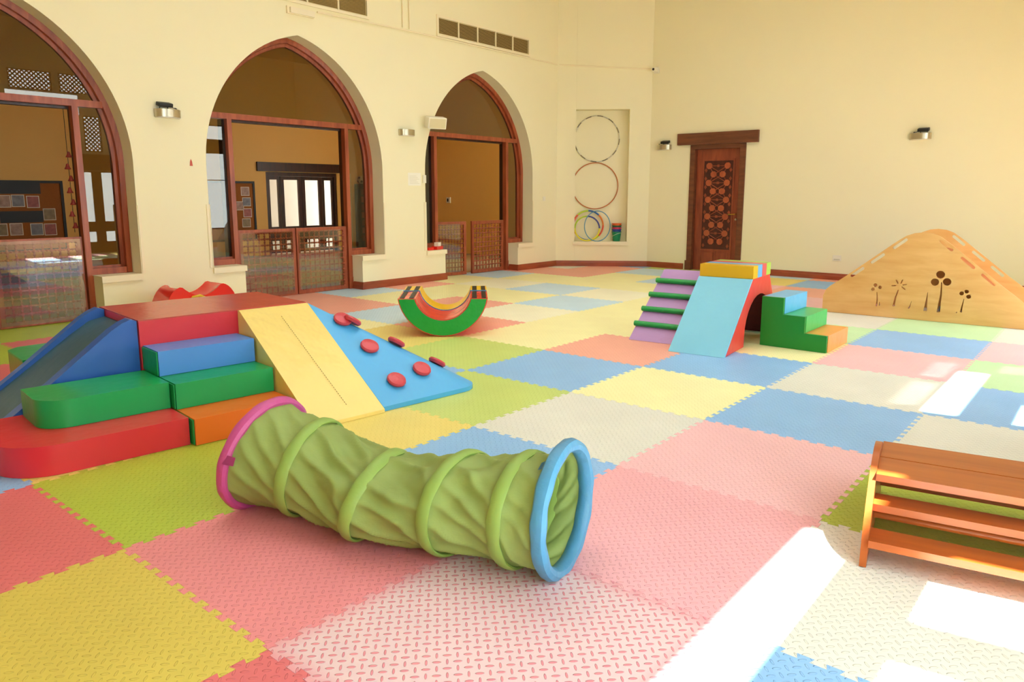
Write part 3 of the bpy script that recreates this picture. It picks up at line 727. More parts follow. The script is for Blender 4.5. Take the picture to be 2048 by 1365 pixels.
# paper notice
no = thing('paper_notice', 'white paper notice taped to the wall left of the right arch', 'notice', (XL+.0005, 6.68, 1.49))
done('sheet', B(0, .0015, -.13, .13, 0, .19), pmat('paper', '#F7F3E6', .7), no, smooth=False)
ln = bmesh.new()
for k in range(6): box(ln, .0017, .0021, -.10, .10-.03*(k % 3), .03+k*.022, .034+k*.022)
done('text_lines', ln, pmat('faint_ink', '#CFC9B8', .7), no, smooth=False, stuff=True)
q = thing('wall_switch', 'small white switch on the edge of the right arch', 'switch', (XL+.0125, AC[2]-HW-.03, 1.53))
done('switch_plate', B(0, .012, -.03, .03, 0, .12), MWHITE, q, bevel=.004)
q = thing('wall_switch', 'small white switch on the cream wall right of the right arch', 'switch', (XL+.0005, 9.92, 1.24))
done('switch_plate', B(0, .009, -.04, .04, 0, .08), MWHITE, q, bevel=.003); done('rocker_button', B(.0092, .013, -.018, .018, .02, .06), MWHITE, q, bevel=.002)
q = thing('wall_socket', 'white power socket low on the far wall left of the wooden slide', 'socket', (-1.67, YF-.0005, .31))
done('socket_plate', B(-.065, .065, -.011, 0, 0, .09), MWHITE, q, bevel=.004)
done('socket_face', B(-.045, .045, -.014, -.0112, .015, .03), pmat('socket_grey', '#C9C0A6', .6), q, smooth=False)
d_ = M.to_3x3() @ Vector(((382-1024)/1469.5, -(325-635)/1469.5, -1)); q = M.translation+d_*((XL-M.translation.x)/d_.x)
q_ = thing('wall_sticker', 'tiny red sticker on the cream wall between the leftmost and middle arches', 'sticker', (XL+.0005, q.y, q.z-.04))
done('sticker_sheet', prism([(-.018, 0), (.018, 0), (.012, .05), (0, .08), (-.012, .05)], 'x', 0, .002), pmat('sticker_red', '#C85A4A', .6), q_, smooth=False)
# air grilles
MVENT = pmat('vent_dark', '#4A3A1E', .8); MSLAT = pmat('vent_slat', '#B79A5E', .5)
def vent(y0, y1, z0, z1, n, label, cross=False):
    v = thing('air_grille', label, 'air grille', (XL+.0005, (y0+y1)/2, z0)); W = (y1-y0)/2; H = z1-z0
    done('back_plate', B(0, .004, -W+.02, W-.02, .02, H-.02), MVENT, v, smooth=False)
    fb = bmesh.new(); f = .03
    box(fb, .0, .022, -W-f, -W+.006, -f, H+f); box(fb, .0, .022, W-.006, W+f, -f, H+f); box(fb, 0, .022, -W+.006, W-.006, -f, .008); box(fb, 0, .022, -W+.006, W-.006, H-.008, H+f)
    done('frame', fb, MSILL, v, smooth=False)
    sw = 2*W/n
    for k in range(n):
        if k: done('divider', B(.0045, .022, -W+k*sw-.012, -W+k*sw+.012, .008, H-.008), MSILL, v, smooth=False)
        sb = bmesh.new(); ns = 12
        for i in range(ns):
            z = .012+(H-.024)*(i+.5)/ns
            box(sb, .006, .016, -W+k*sw+.013, -W+(k+1)*sw-.013, z-.0035, z+.0035)
        if cross:
            for i in range(1, 22):
                yy = -W+k*sw+.013+(sw-.026)*i/22
                box(sb, .0165, .019, yy-.002, yy+.002, .01, H-.01)
        done('slats', sb, MSLAT, v, smooth=False, stuff=True)
vent(7.22, 9.43, 3.765, 4.02, 5, 'long cream air grille of five slatted sections above the right arch')
vent(3.9, 5.85, 3.775, 4.02, 4, 'cross slatted air grille cut by the top of the picture, above the middle arch', True)
em = thing('emergency_light', 'cream emergency light under the air grille above the middle arch', 'light', (XL+.0005, 4.765, 3.60))
done('housing', B(0, .03, -.20, .20, 0, .09), MSILL, em, bevel=.006); done('diffuser', B(.0302, .06, -.17, .19, .008, .075), pmat('milky_cover', '#F2E8CE', .35), em, bevel=.012)
def conduit(pts, r, label):
    return tag(done('cable_conduit', tube(bmesh.new(), pts, r, 8), MSILL), label, 'conduit')
e_ = .018
conduit([(XL+e_, 5.02, 3.69), (XL+e_, 6.5, 3.715), (XL+e_, 10.27, 3.715)], .013, 'cream cable conduit running along the wall under the air grilles')
conduit([chp(.03, -e_, 3.715), chp(CL-.03, -e_, 3.62)], .013, 'cream cable conduit across the corner wall above the niche')
conduit([(XL+e_, 6.50, 3.745), (XL+e_, 6.50, ZC)], .009, 'left of two thin vertical conduits between the air grilles')
conduit([(XL+e_, 6.63, 3.745), (XL+e_, 6.63, ZC)], .009, 'right of two thin vertical conduits between the air grilles')
q = chp(CL-.0, -.0, 3.52)
cm = thing('security_camera', 'small white security camera high in the room corner', 'camera', (q.x+.09, YF-.001, q.z))
done('mount', B(-.05, .05, -.03, 0, .02, .13), MWHITE, cm, bevel=.008)
cb = bmesh.new(); box(cb, -.035, .035, -.14, -.031, .04, .11); done('camera_body', cb, MWHITE, cm, bevel=.012)
cl_ = bmesh.new(); cyl(cl_, (0, -.14, .075), (0, -.147, .075), .022, 12); done('lens', cl_, MBLACK, cm)

# ------------------------------------------------------------------ niche contents
def hoop(cen, r, rad, mats, label, lean=0., turn=0., grp='hoops hanging and leaning in the wall niche', ry=None, seg=1):
    """ring in the plane of the corner wall; cen = world centre; lean tips the top back, turn about vertical"""
    h = thing('hula_hoop', label, 'hula hoop', cen, CA+turn, grp)
    n = 48; per = n//seg
    for s in range(seg):
        pts = []
        for k in range(per+(1 if seg > 1 else 0)):
            a = 2*PI*(s*per+k)/n
            x, z = r*math.cos(a), (ry or r)*math.sin(a)
            pts.append((x, z*math.sin(lean), z*math.cos(lean)))
        done('hoop_segment' if seg > 1 else 'hoop_ring', tube(bmesh.new(), pts, rad, 8, closed=(seg == 1)), mats[s % len(mats)], h)
H1 = [pmat('hoop_silver', '#D2CCBC', .3), pmat('hoop_dark', '#7E735C', .4)]
hoop(chp(.757, ND-.022, 2.40), .425, .0095, H1, 'silver and black striped hula hoop, topmost in the niche', seg=24)
hoop(chp(.742, ND-.022, 1.52), .435, .0095, [pmat('hoop_copper', '#C2703A', .3)], 'copper coloured hula hoop hanging in the middle of the niche')
HB, HO, HR_, HY, HG, HP = [pmat('hoop_%s' % n, h, .35) for n, h in (('blue', '#2E6CB8'), ('orange', '#F08A3C'), ('red', '#E85028'), ('yellow', '#F0E23C'), ('lime', '#BCD83A'), ('violet', '#4A4FA0'))]
hoop(chp(.62, ND-.09, NZ0+.300), .285, .016, [HO, HB, HG, HR_], 'thick hoop of orange, blue and red sections leaning in the niche bottom', lean=.22, seg=8)
hoop(chp(.60, ND-.145, NZ0+.245), .235, .015, [HP, HG, HY, HY], 'smaller lime and violet hoop in front of the thick multicoloured hoop', lean=.2, seg=4)
hoop(chp(.79, ND-.20, NZ0+.292), .245, .009, [pmat('hoop_sky', '#5F9CC0', .35)], 'thin sky blue hoop, frontmost of the hoops leaning in the niche', lean=.12, ry=.287, turn=-.15)
q = chp(1.165, .14, NZ0+.003)
bz = 0.
for k, (hh, nm, zz) in enumerate((('#0E8A5E', 'green', 0.), ('#243C8C', 'navy', .05), ('#C83060', 'crimson', .085), ('#1C5A36', 'dark green', .12), ('#E86A2A', 'orange', .158))):
    bm = lathe([(.001, .004), (.066, .0), (.069, .004), (.088, .17), (.094, .172), (.094, .182), (.086, .182), (.066, .01), (.001, .012)], 20, cap=False)
    b_ = thing('toy_bucket', '%s toy bucket, %s of the nested stack in the niche' % (nm, ('bottom', 'second', 'middle', 'fourth', 'top')[k]), 'bucket', (q.x, q.y, q.z+zz), 0, 'toy buckets nested in the niche')
    done('bucket_shell', bm, pmat('bucket_'+nm.replace(' ', '_'), hh, .35), b_)
    if k == 0:
        hb = bmesh.new(); tube(hb, [(.095*math.cos(t), .095*math.sin(t), .16-.09*math.sin(t/2.)**2) for t in [-2.6+k2*.35 for k2 in range(10)]], .003, 6)
        done('handle', hb, MWHITE, b_)
# little red and white things on the sill of the right arch
q = thing('red_toy_car', 'small red toy with a white top on the left sill of the right arch', 'toy', (XL-.06, AC[2]-HL-.115, ZS+.0065), .3)
done('toy_body', B(-.05, .05, -.11, .09, .004, .055), REDPL, q, bevel=.018); done('white_top', B(-.035, .035, -.05, .05, .056, .115), MWHITE, q, bevel=.02)
q2 = thing('red_toy_block', 'little red toy block beside the red toy on the left sill of the right arch', 'toy', (XL-.05, AC[2]-HL-.30, ZS+.0065), -.2)
done('toy_body', B(-.04, .04, -.05, .05, 0, .045), REDPL, q2, bevel=.012)

# ------------------------------------------------------------------ big soft-play set on the left
SR = -math.radians(5.8); SO = Vector((-2.665, .83, 0))
def sl(X, Y, z=0.): return SO+Matrix.Rotation(SR, 3, 'Z') @ Vector((X, Y, z))
GS = 'foam pieces of the climbing set on the left'
Z0 = .002
p = thing('foam_platform', 'long dark red foam platform with a flat top, centre of the left climbing set', 'foam block', sl(0, 0, Z0), SR, GS)
done('platform_core', B(-.77, -.001, .0, 1.115, 0, .598), RED, p, bevel=.014)
done('top_cover', B(-.772, .001, -.002, 1.117, .5985, .606), vinyl('platform_top_vinyl', '#BC4A40', .27, .5), p, bevel=.003, seg=2)
# three steps
st = thing('foam_steps', 'foam staircase of blue, green and orange steps below the red platform', 'foam steps', sl(0, 0, Z0), SR, GS)
for k, (m, x1) in enumerate(((ORANGE, .745), (GREEN, .495), (BLUE2, .255))):
    x0 = .002; z0 = k*.15
    done('step', B(x0, x1, .0135, .60, z0+.001, z0+.149), m, st, bevel=.011)
    done('side_panel', B(x0, x1-.012, .006, .013, z0+.004, z0+.143), GREEN, st, bevel=.002, seg=2)
# yellow ramp
yr = thing('foam_ramp', 'yellow foam ramp with a stitched seam, right of the coloured steps', 'foam ramp', sl(0, 0, Z0), SR, GS)
done('ramp_wedge', prism([(.003, 0), (.945, 0), (.945, .022), (.03, .60), (.003, .60)], 'y', .615, 1.112), YELLOW, yr, bevel=.008)
sm = bmesh.new()
for k in range(46):
    t0 = .10+k*.0178; t1 = t0+.009
    def rp(t, off=.0022): return Vector((.03+.915*t, .86+.03*t, .60-.578*t+.003+off))
    cyl(sm, rp(t0), rp(t1), .0016, 5)
done('stitching', sm, pmat('dark_thread', '#7A5A16', .8), yr, stuff=True)
# blue climbing corner with holds
bc = thing('foam_climbing_corner', 'sky blue foam corner ramp with round red climbing holds', 'foam ramp', sl(0, 0, Z0), SR, GS)
bm = bmesh.new()
NY = 26
def corner(u):  # rounded footprint edge: front edge -> corner -> end edge
    x1, y0, y1, r = .925, 1.118, 1.955, .16
    L1, L2, L3 = y1-r-y0, r*PI/2, x1-r
    s = u*(L1+L2+L3)
    if s < L1: return Vector((x1, y0+s, 0))
    if s < L1+L2:
        a = (s-L1)/r; return Vector((x1-r+r*math.cos(a), y1-r+r*math.sin(a), 0))
    return Vector((x1-r-(s-L1-L2), y1, 0))
apex = Vector((.004, 1.122, .60)); base = [corner(k/40) for k in range(41)]
rows_ = []
for t in range(0, 11):
    f = t/10; row = []
    for b_ in base:
        q = apex.lerp(b_+Vector((0, 0, .03)), max(f, .01)); row.append(bm.verts.new(q))
    rows_.append(row)
bot = [bm.verts.new(b_) for b_ in base]; rows_.append(bot)
for A, C in zip(rows_, rows_[1:]):
    for k in range(40): bm.faces.new((A[k], A[k+1], C[k+1], C[k]))
o0 = bm.verts.new((.004, 1.118, 0)); 
bm.faces.new([o0]+bot)
top = rows_[0]; bm.faces.new(top)
bm.faces.new([o0]+[r[0] for r in rows_[::-1]]); bm.faces.new([r[40] for r in rows_]+[o0])
done('corner_wedge', bm, SKY, bc)
def face_holds(pts, A, Bp, C):
    n = (Bp-A).cross(C-A).normalized()
    if n.z < 0: n = -n
    q = n.to_track_quat('Z', 'Y').to_matrix().to_4x4()
    for p_ in pts:
        P_ = Vector(p_); P_ = P_-n*((P_-A).dot(n))
        hb = lathe([(.001, -.004), (.055, -.004), (.064, .006), (.066, .016), (.06, .027), (.045, .031), (.001, .032)], 22, cap=False)
        bmesh.ops.transform(hb, matrix=Matrix.Translation(P_+n*.006) @ q, verts=hb.verts)
        done('climbing_hold', hb, HOLD, bc)
Av = Vector((.004, 1.122, .60))
face_holds([(.205, 1.275, .466), (.462, 1.32, .3), (.713, 1.57, .135), (.755, 1.325, .105)], Av, Vector((.925, 1.12, .03)), Vector((.925, 1.80, .03)))
face_holds([(.25, 1.33, .47), (.44, 1.56, .30), (.62, 1.78, .14)], Av, Vector((.77, 1.955, .03)), Vector((.10, 1.955, .03)))
# blue slide with raised rails
bs = thing('foam_slide', 'dark blue foam slide with raised blue rails, left end of the climbing set', 'foam slide', sl(0, 0, Z0), SR, GS)
sp_ = [(-.004, 0), (-.004, .555), (-.10, .535), (-.22, .455), (-.84, .0)]
done('slide_bed', prism(sp_, 'x', -.655, -.115), TEAL, bs, bevel=.006)
rp_ = [(-.004, 0), (-.004, .60), (-.04, .612), (-.085, .595), (-.15, .555), (-.48, .295), (-.86, .012), (-.86, 0)]
for x0, x1 in ((-.735, -.656), (-.114, -.02)):
    done('slide_rail', prism(rp_, 'x', x0, x1), BLUE, bs, bevel=.018)
# rounded corner steps, front-left pair and the one behind
def quarter(x0, x1, y0, y1, r, flip=1):
    """rectangle with one rounded outer corner (max x, min y)"""
    pts = [(x0, y1), (x0, y0)] + [(x1-r+r*math.cos(t), y0+r+r*math.sin(t)) for t in [-PI/2+PI/2*k/10 for k in range(11)]] + [(x1, y1)]
    return pts
c1_ = thing('foam_corner_step', 'wide red foam corner step with a rounded end, lowest piece at front left', 'foam step', sl(0, 0, Z0), SR, GS)
done('step_body', prism(quarter(.004, .70, -.86, -.002, .26), 'z', 0, .152), RED, c1_, bevel=.016)
c2_ = thing('foam_corner_step', 'green foam corner step resting on the wide red one', 'foam step', sl(0, 0, Z0+.1535), SR, GS)
done('step_body', prism(quarter(.03, .44, -.64, -.002, .15), 'z', 0, .150), GREEN, c2_, bevel=.014)
c3_ = thing('foam_corner_step', 'green foam corner step with olive side, behind the blue slide', 'foam step', sl(0, 0, Z0), SR, GS)
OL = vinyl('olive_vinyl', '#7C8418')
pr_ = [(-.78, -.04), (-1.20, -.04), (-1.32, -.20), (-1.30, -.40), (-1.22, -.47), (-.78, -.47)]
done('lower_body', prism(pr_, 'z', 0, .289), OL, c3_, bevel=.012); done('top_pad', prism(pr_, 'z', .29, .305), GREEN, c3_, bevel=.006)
oc = thing('foam_crawl_arch', 'amber foam piece peeking up behind the left corner of the red platform', 'foam block', sl(-1.05, .22, Z0), SR, GS)
done('arch_body', prism([(-.26, 0), (-.26, .44)]+[(-.26+.26-.26*math.cos(t), .44+.12*math.sin(t)) for t in [PI*k/10 for k in range(1, 10)]]+[(.26, .44), (.26, 0)], 'y', -.16, .16), vinyl('amber_vinyl', '#E09A1C'), oc, bevel=.02)

# red plastic rocker against the wall
rr = thing('plastic_seesaw', 'glossy red plastic rocker toy by the wall behind the red platform', 'rocking toy', (-6.0, 2.87, 0.0), PI/2)
bm = bmesh.new(); NU, NV = 28, 8; grid = []
for i in range(NU+1):
    u = -1+2*i/NU; row = []
    x = .43*u
    zt = .268+.112*(abs(u)/.52)**2 if abs(u) <= .52 else .38*math.sqrt(max(0, 1-((abs(u)-.52)/.48)**2))
    zt = max(zt, .02)
    for j in range(NV+1):
        v = -1+2*j/NV
        z = zt-(.035*(1-v*v) if abs(u) < .6 else 0)
        row.append(bm.verts.new((x, .17*v, max(z, .012))))
    grid.append(row)
for i in range(NU):
    for j in range(NV): bm.faces.new((grid[i][j], grid[i+1][j], grid[i+1][j+1], grid[i][j+1]))
lo = [[bm.verts.new((.43*(-1+2*i/NU), s*.17, .10*((-1+2*i/NU)**2)*.0+.002)) for i in range(NU+1)] for s in (-1, 1)]
for s, j in ((0, 0), (1, NV)):
    for i in range(NU):
        bm.faces.new((grid[i][j], lo[s][i], lo[s][i+1], grid[i+1][j]))
for i in range(NU): bm.faces.new((lo[0][i], lo[1][i], lo[1][i+1], lo[0][i+1]))
bm.faces.new([lo[0][0]]+[grid[0][j] for j in range(NV+1)]+[lo[1][0]]); bm.faces.new([lo[0][NU]]+[grid[NU][j] for j in range(NV+1)]+[lo[1][NU]])
done('seesaw_shell', bm, REDPL, rr)
hb = bmesh.new(); tube(hb, [(-.16, -.19, .20), (-.12, -.19, .262), (-.04, -.19, .272), (.02, -.19, .24)], .014, 8)
done('yellow_handle', hb, pmat('yellow_plastic', '#D8B020', .35), rr)

# ------------------------------------------------------------------ U-shaped rocker
ra = math.radians(42.7); ru = Vector((math.cos(ra), math.sin(ra), 0)); mid = Vector((-3.11, 3.855, 0))
rk = thing('foam_rocker', 'U shaped foam rocker, green front, red and yellow inside, black stripes on its ends', 'foam rocker', (mid.x, mid.y, .003), ra)
RO, RI, ZT = .437, .272, .368
def ushape(ro, ri, zt, n=28):
    a0, a1 = math.asin((zt-RO)/ro), math.asin((zt-RO)/ri)
    o_ = [(ro*math.cos(t), RO+ro*math.sin(t)) for t in [a0+(-PI-2*a0)*k/n for k in range(n+1)]]
    i_ = [(ri*math.cos(t), RO+ri*math.sin(t)) for t in [a1+(-PI-2*a1)*k/n for k in range(n+1)]]
    return o_+i_[::-1]
def ubody(ro, ri, zt, y0, y1): return prism(ushape(ro, ri, zt), 'y', y0, y1)
done('red_half', ubody(RO, RI, ZT, .004, .56), ROCKR, rk, bevel=.008, seg=2)
done('green_face', ubody(RO-.010, RI+.010, ZT-.004, -.010, .0035), ROCKG, rk, bevel=.006, seg=2)
done('blue_piping', ubody(RO-.004, RI-.006, ZT+.008, .561, .579), ROCKB, rk)
done('yellow_half', ubody(RO, RI, ZT, .58, 1.0), ROCKY, rk, bevel=.008, seg=2)
for sg in (-1, 1):
    for y0, y1 in ((.035, .535), (.61, .96)):
        for f0, f1 in ((.10, .38), (.66, .93)):
            xa, xb = RI-.008+(RO-RI)*f0, RI-.008+(RO-RI)*f1
            a, b = sorted((sg*xa, sg*xb))
            done('black_stripe', B(a, b, y0, y1, ZT+.0005, ZT+.004), MBLACK, rk, smooth=False)

# ------------------------------------------------------------------ climbing set on the right
RA = math.radians(5.5); RO_ = Vector((-1.12, 4.655, .002))
def rl(x, y, z=0.): return RO_+Matrix.Rotation(RA, 3, 'Z') @ Vector((x, y, z))
GR = 'foam pieces of the climbing set on the right'
rt = thing('foam_tunnel_block', 'red foam block with a pale blue slide front and tunnel through it', 'foam block', RO_, RA, GR)
def arch(y0, y1, h, n=14):
    r = (y1-y0)/2; c = (y0+y1)/2
    return [(y0, 0)]+[(c-r*math.cos(t), h-r*.8+r*.8*math.sin(t)) for t in [PI*k/n for k in range(n+1)]]+[(y1, 0)]
prof = [(.035, 0), (.72, .598), (1.28, .598), (1.68, 0)]
outl = [(.035, 0)]+arch(.55, 1.42, .44)+[(1.68, 0), (1.28, .598), (.72, .598)]
done('block_body', prism(outl, 'x', .0, .49), REDB, rt, smooth=True, bevel=.0)
done('slide_face', prism([(.0, 0), (.034, 0), (.719, .598), (.69, .602)], 'x', -.004, .494), PALEBLUE, rt, bevel=.006)
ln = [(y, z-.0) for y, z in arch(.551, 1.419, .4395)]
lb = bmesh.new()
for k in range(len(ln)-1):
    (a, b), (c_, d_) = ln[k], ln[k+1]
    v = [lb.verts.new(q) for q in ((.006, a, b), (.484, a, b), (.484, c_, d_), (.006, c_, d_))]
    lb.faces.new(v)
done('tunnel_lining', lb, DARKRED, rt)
gr_ = 'striped foam pads on the red tunnel block'
for k, (m, nm) in enumerate(((YCUSH, 'yellow'), (BCUSH, 'blue'), (RCUSH, 'red'), (LCUSH, 'lime'))):
    y0 = .715+k*.142
    b_ = thing('foam_pad', '%s foam pad lying across the top of the red tunnel block' % nm, 'foam pad', rl(0, y0, .601), RA, gr_)
    done('pad_body', B(-.005, .495, .001, .140, 0, .115), m, b_, bevel=.024)
pl_ = thing('foam_ladder_ramp', 'lilac foam ramp with four green rungs, left of the pale blue slide', 'foam ramp', Vector((-1.665, 4.895, .002)), RA, GR)
done('ramp_wedge', prism([(.0, 0), (.045, 0), (.86, .56), (.86, .60), (.80, .60)], 'x', 0., .50), PURPLE, pl_, bevel=.006)
for k in range(4):
    t = (.205+k*.205)
    cy, cz = .80*t-.012, .60*t+.012
    rb = bmesh.new(); n = 10
    A = [rb.verts.new((-.012, cy+.030*math.cos(2*PI*i/n), cz+.026*math.sin(2*PI*i/n))) for i in range(n)]
    C = [rb.verts.new((.512, cy+.030*math.cos(2*PI*i/n), cz+.026*math.sin(2*PI*i/n))) for i in range(n)]
    rb.faces.new(A); rb.faces.new(C[::-1])
    for i in range(n): rb.faces.new((A[i], C[i], C[(i+1) % n], A[(i+1) % n]))
    done('rung', rb, GREENB, pl_, bevel=.005, seg=2)
rs = thing('foam_steps', 'green sided foam staircase with blue, green and orange treads beside the red tunnel block', 'foam steps', (-.622, 5.455, .002), 0.0, GR)
T = .195; OR2 = vinyl('step_orange_vinyl', '#F09A46', .33); GR3 = vinyl('tread_green_vinyl', '#3DB45E', .33)
for k, m in enumerate((OR2, GR3, BCUSH)):
    x1 = .01+T*(3-k)
    done('step', B(.006, x1, .031, .61, k*.15+.001, k*.15+.149), m, rs, bevel=.007, seg=2)
side_ = [(.006, 0), (.006+3*T, 0), (.006+3*T, .149), (.006+2*T, .149), (.006+2*T, .299), (.006+T, .299), (.006+T, .449), (.006, .449)]
done('side_panel', prism(side_, 'y', .0, .030), GREEN2, rs, bevel=.006, seg=2)

# ------------------------------------------------------------------ plywood slide
wa = math.radians(2.6)
ws = thing('plywood_slide', 'birch plywood slide with flower cut-outs and handle slots in its tall side', 'slide', (-.80, 7.84, .003), wa)
half = [(0, 0), (0, .19), (.028, .265), (.072, .31), (.213, .418), (.653, .785), (.70, .825), (.755, .868), (.82, .915), (.90, .947), (.985, .957)]
LW = 1.97
outl = half+[(LW-a, b) for a, b in half[::-1][1:]]
sa = math.radians(40)
slots = [slot(s, z, .175, .032, sa) for s, z in ((.352, .487), (.552, .652), (.766, .826))]
slotr = [slot(LW-s, z, .175, .032, -sa) for s, z in ((.352, .487), (.552, .652), (.766, .826))]
def stem(pts, w0, w1):
    L_, R_ = [], []
    n = len(pts)
    for i, (a, b) in enumerate(pts):
        w_ = (w0+(w1-w0)*i/(n-1))/2
        L_.append((a-w_, b)); R_.append((a+w_, b))
    return L_+R_[::-1]
cut = [circ(.551, .352, .020), circ(.600, .330, .019), circ(.529, .303, .019), stem([(.572, .275), (.582, .20), (.578, .115)], .008, .016),
       circ(1.179, .512, .042, 24), circ(1.133, .428, .040, 24), circ(1.246, .438, .040, 24), stem([(1.196, .43), (1.203, .30), (1.196, .20), (1.192, .104)], .010, .030),
       circ(1.391, .326, .021), circ(1.434, .349, .020), circ(1.457, .296, .022), stem([(1.418, .27), (1.408, .20), (1.401, .123)], .006, .018),
       stem([(.788, .315), (.765, .23), (.752, .13)], .012, .024), stem([(.927, .20), (.92, .16), (.905, .118)], .003, .016), stem([(1.075, .31), (1.070, .2), (1.066, .105)], .003, .036), stem([(.607, .165), (.610, .125)], .003, .012), stem([(1.366, .13), (1.36, .112)], .003, .010)]
for k, a in enumerate((15, 70, 120, 190, 320)):
    t = math.radians(a); cut.append(slot(.795+.055*math.cos(t), .368+.045*math.sin(t), .05, .013, t))
PLY = .02
fb_ = done('side_panel', plate(outl, slots+slotr+cut, PLY, (1, 0, 0), (0, 0, 1), (0, PLY, 0)), MBIRCH, ws, smooth=False)
done('side_panel', plate(outl, slots+slotr, PLY, (1, 0, 0), (0, 0, 1), (0, 1.09, 0)), MBIRCH, ws, smooth=False)
MSL = woodmat('red_stained_plywood', '#A8502E', '#C06A40', .4, (1, 1, 1), 4.)
bed = [(1.0, .74), (1.16, .70), (1.35, .55), (1.75, .16), (1.95, .06), (1.95, .075), (1.76, .18), (1.36, .57), (1.17, .72), (1.0, .76)]
done('slide_bed', prism([(a, b) for a, b in bed], 'y', PLY+.001, 1.068), MSL, ws)
for k in range(5):
    x0 = .12+k*.17; z0 = .14+k*.14
    done('stair_tread', B(x0+.05, x0+.11, PLY+.001, 1.068, z0, z0+.018), MBIRCH, ws, smooth=False)
done('platform', B(.86, .999, PLY+.001, 1.068, .742, .76), MBIRCH, ws, smooth=False)
# small blue thing seen low through the big flower's stem
bt = thing('toy_block', 'small blue and white toy block behind the big flower stem of the plywood slide', 'toy', (.40, 8.02, .004), .3)
done('blue_base', B(-.03, .03, -.03, .03, 0, .05), BLUE, bt, bevel=.005); done('white_cap', B(-.028, .028, -.028, .028, .051, .10), MWHITE, bt, bevel=.008); done('blue_cap', B(-.026, .026, -.026, .026, .101, .15), BLUE2, bt, bevel=.008)

# ------------------------------------------------------------------ arched wooden bench / bridge at right
ba = math.radians(10.0)
bn = thing('wooden_arch_bench', 'varnished orange plank climbing arch with a curved wooden end, at the right edge', 'climbing arch', (1.235, 1.686, .003), ba)
# local y goes away from the camera along the end panel, local x along the planks
LB, HB_ = .83, .345
r_ = (LB*LB/4+HB_*HB_)/(2*HB_)
def arcz(s): return max(0, math.sqrt(max(0, r_*r_-(s-LB/2)**2))-(r_-HB_))
arc = [(LB*k/24, arcz(LB*k/24)) for k in range(25)]
# fuller shoulders so that the end is a half drum
arc = [(s, HB_*math.sin(PI*max(0, min(1, s/LB)))**.55) for s, z in arc]
for k, x0 in enumerate((0., .98)):
    done('end_panel', prism(arc+[(LB*.85, 0), (LB*.15, 0)], 'x', x0, x0+.024), MBENCH, bn, bevel=.004, seg=2)
PLK = [(.008, .135, .075), (.132, .125, .172), (.188, .222, .272), (.412, .222, .272), (.575, .125, .172), (.69, .132, .075)]
for s, wd, z in PLK:
    done('plank', B(.0245, .9795, s, s+wd-.006, z, z+.028), MBENCH, bn, bevel=.005, seg=2)
rd = bmesh.new(); cyl(rd, (.0245, .29, .10), (.9795, .29, .10), .017, 12)
done('stretcher_rod', rd, MBENCH, bn)

# ------------------------------------------------------------------ crawl tunnel
tn = thing('crawl_tunnel', 'lime fabric crawl tunnel with one pink and one blue end ring on the mats', 'play tunnel', (-.3, .75, 0))
TB = Vector((-.3, .75, 0))
RS = Vector((.82, .57, 0))
def frame(C, phi, a, b, lean): return dict(C=Vector(C), d=Vector((math.cos(math.radians(phi)), math.sin(math.radians(phi)), 0)), a=a, u=Vector((0, 0, b))+RS*lean/2)
FR = [frame((-.955, .60, .236), 282, .232, .228, .10), frame((-.72, .68, .205), 291, .23, .197, .07), frame((-.34, .72, .172), 289, .23, .164, .10),
      frame((.01, .83, .198), 278, .23, .190, .02), frame((.265, .915, .215), 280, .23, .207, .0), frame((.405, .965, .238), 284, .232, .230, .0)]
NS = 144
def tube_pt(t, psi, off=0.):
    """t in [0,5] along the hoops"""
    k = min(int(t), len(FR)-2); f = t-k
    A, C = FR[k], FR[k+1]
    cen = A['C'].lerp(C['C'], f); d = A['d'].lerp(C['d'], f).normalized(); a = A['a']+(C['a']-A['a'])*f; u = A['u'].lerp(C['u'], f)
    sag = math.sin(PI*f)
    amp = (.0, .9, 1., 1., .9, .45)[k+1] if k else .55
    tw = psi*3.0+f*2.6+k*1.7
    wr = .018*amp*sag*(noise.noise(Vector((math.cos(psi)*2.3+f*1.3, math.sin(psi)*2.3+k*5.1, f*1.1)))*1.3)
    ridge = abs(math.sin(2.0*tw+2.2*noise.noise(Vector((math.cos(psi)*1.6, math.sin(psi)*1.6, k*3.3+f)))))
    wr += .0215*amp*(sag**.55)*(1-2*ridge**.42)
    fine = noise.noise(Vector((psi*7+f*7.5, k*2.1, f*1.4)))
    wr += .006*amp*sag*fine
    m = 1-.075*sag*amp
    p_ = cen+(a*m+off+wr)*math.cos(psi)*d+u*((1*m)+(off+wr)/max(u.length, .1))*math.sin(psi)
    if p_.z < .004+off*.2: p_.z = .004+max(0, off)*.0
    return p_
bm = bmesh.new(); NT = 34; rings = []
for s in range(5*NT+1):
    t = s/NT
    rings.append([bm.verts.new(tube_pt(min(t, 4.9999), 2*PI*k/NS)-TB) for k in range(NS)])
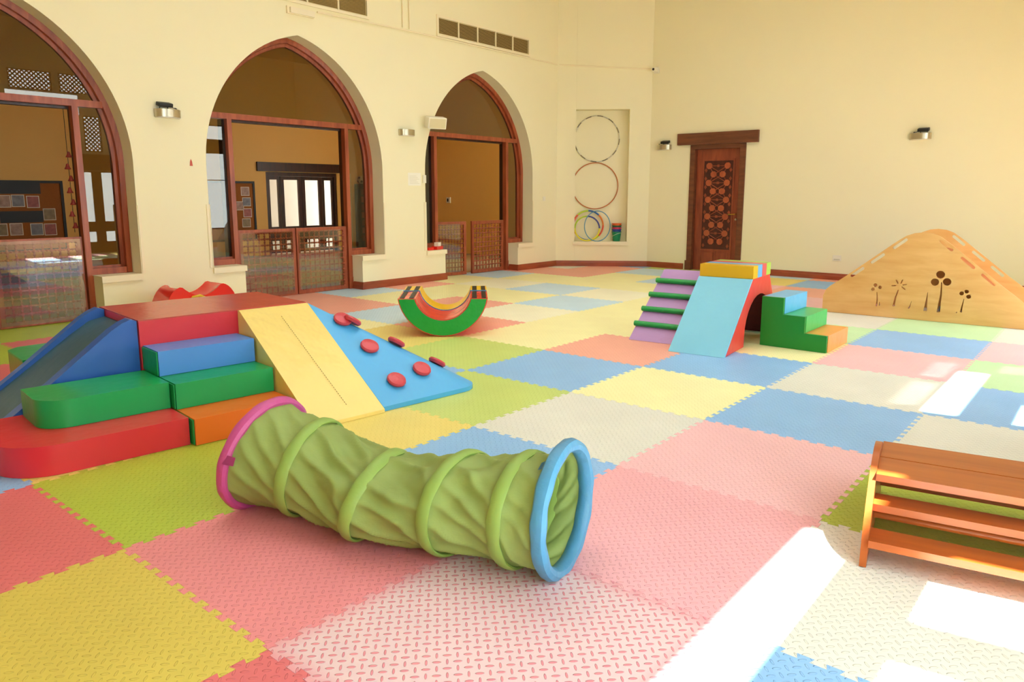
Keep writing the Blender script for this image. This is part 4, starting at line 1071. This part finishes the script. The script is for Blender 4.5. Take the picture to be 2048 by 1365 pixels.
for A, C in zip(rings, rings[1:]):
    for k in range(NS): bm.faces.new((A[k], A[(k+1) % NS], C[(k+1) % NS], C[k]))
iv = [v for r_ in rings[1:-1] for v in r_]
for k in range(2): bmesh.ops.smooth_vert(bm, verts=iv, factor=.5, use_axis_x=True, use_axis_y=True, use_axis_z=True)
for f in bm.faces: f.smooth = True
me = bpy.data.meshes.new('fabric_tube'); bm.to_mesh(me); bm.free()
link('fabric_tube', me, CLOTH, tn)
def hoopband(name, F_, m, wdt, r, parent=tn):
    pts = []; ax = F_['d'].cross(F_['u']).normalized()
    bm = bmesh.new(); rows = []
    n = 9
    for k in range(NS):
        psi = 2*PI*k/NS
        rad = math.cos(psi)*F_['d']*F_['a']+math.sin(psi)*F_['u']; c = F_['C']+rad; rn = rad.normalized()
        wob = 1+.05*math.sin(psi*11)+.06*noise.noise(Vector((math.cos(psi)*4, math.sin(psi)*4, F_['C'].x*5)))
        row = []
        for i in range(n):
            a_ = 2*PI*i/n
            q = c+rn*(r*wob*math.cos(a_))+ax*(wdt*wob*math.sin(a_))
            q.z = max(q.z, .003)
            row.append(bm.verts.new(q-TB))
        rows.append(row)
    for k in range(NS):
        A, C = rows[k], rows[(k+1) % NS]
        for i in range(n): bm.faces.new((A[i], A[(i+1) % n], C[(i+1) % n], C[i]))
    return done(name, bm, m, parent)
for k in range(1, 5): hoopband('hoop_casing', FR[k], CLOTHB, .027, .010)
hoopband('pink_end_ring', FR[0], PINKC, .027, .022); hoopband('blue_end_ring', FR[5], BLUEC, .030, .026)
def strap(psi, t0, t1, m, name, w_=.035, off=.022):
    bm = bmesh.new(); A = []
    for i in range(6):
        t = t0+(t1-t0)*i/5
        A.append([bm.verts.new(tube_pt(min(t, 4.99), psi+s*w_/.23/2, off)-TB) for s in (-1, 1)])
    for a, b in zip(A, A[1:]): bm.faces.new((a[0], a[1], b[1], b[0]))
    bmesh.ops.solidify(bm, geom=bm.faces[:], thickness=.003)
    return done(name, bm, m, tn)
strap(math.radians(12), .02, .20, PINKC, 'pink_tie'); strap(math.radians(62), 4.99, 4.70, BLUEC, 'blue_tie')
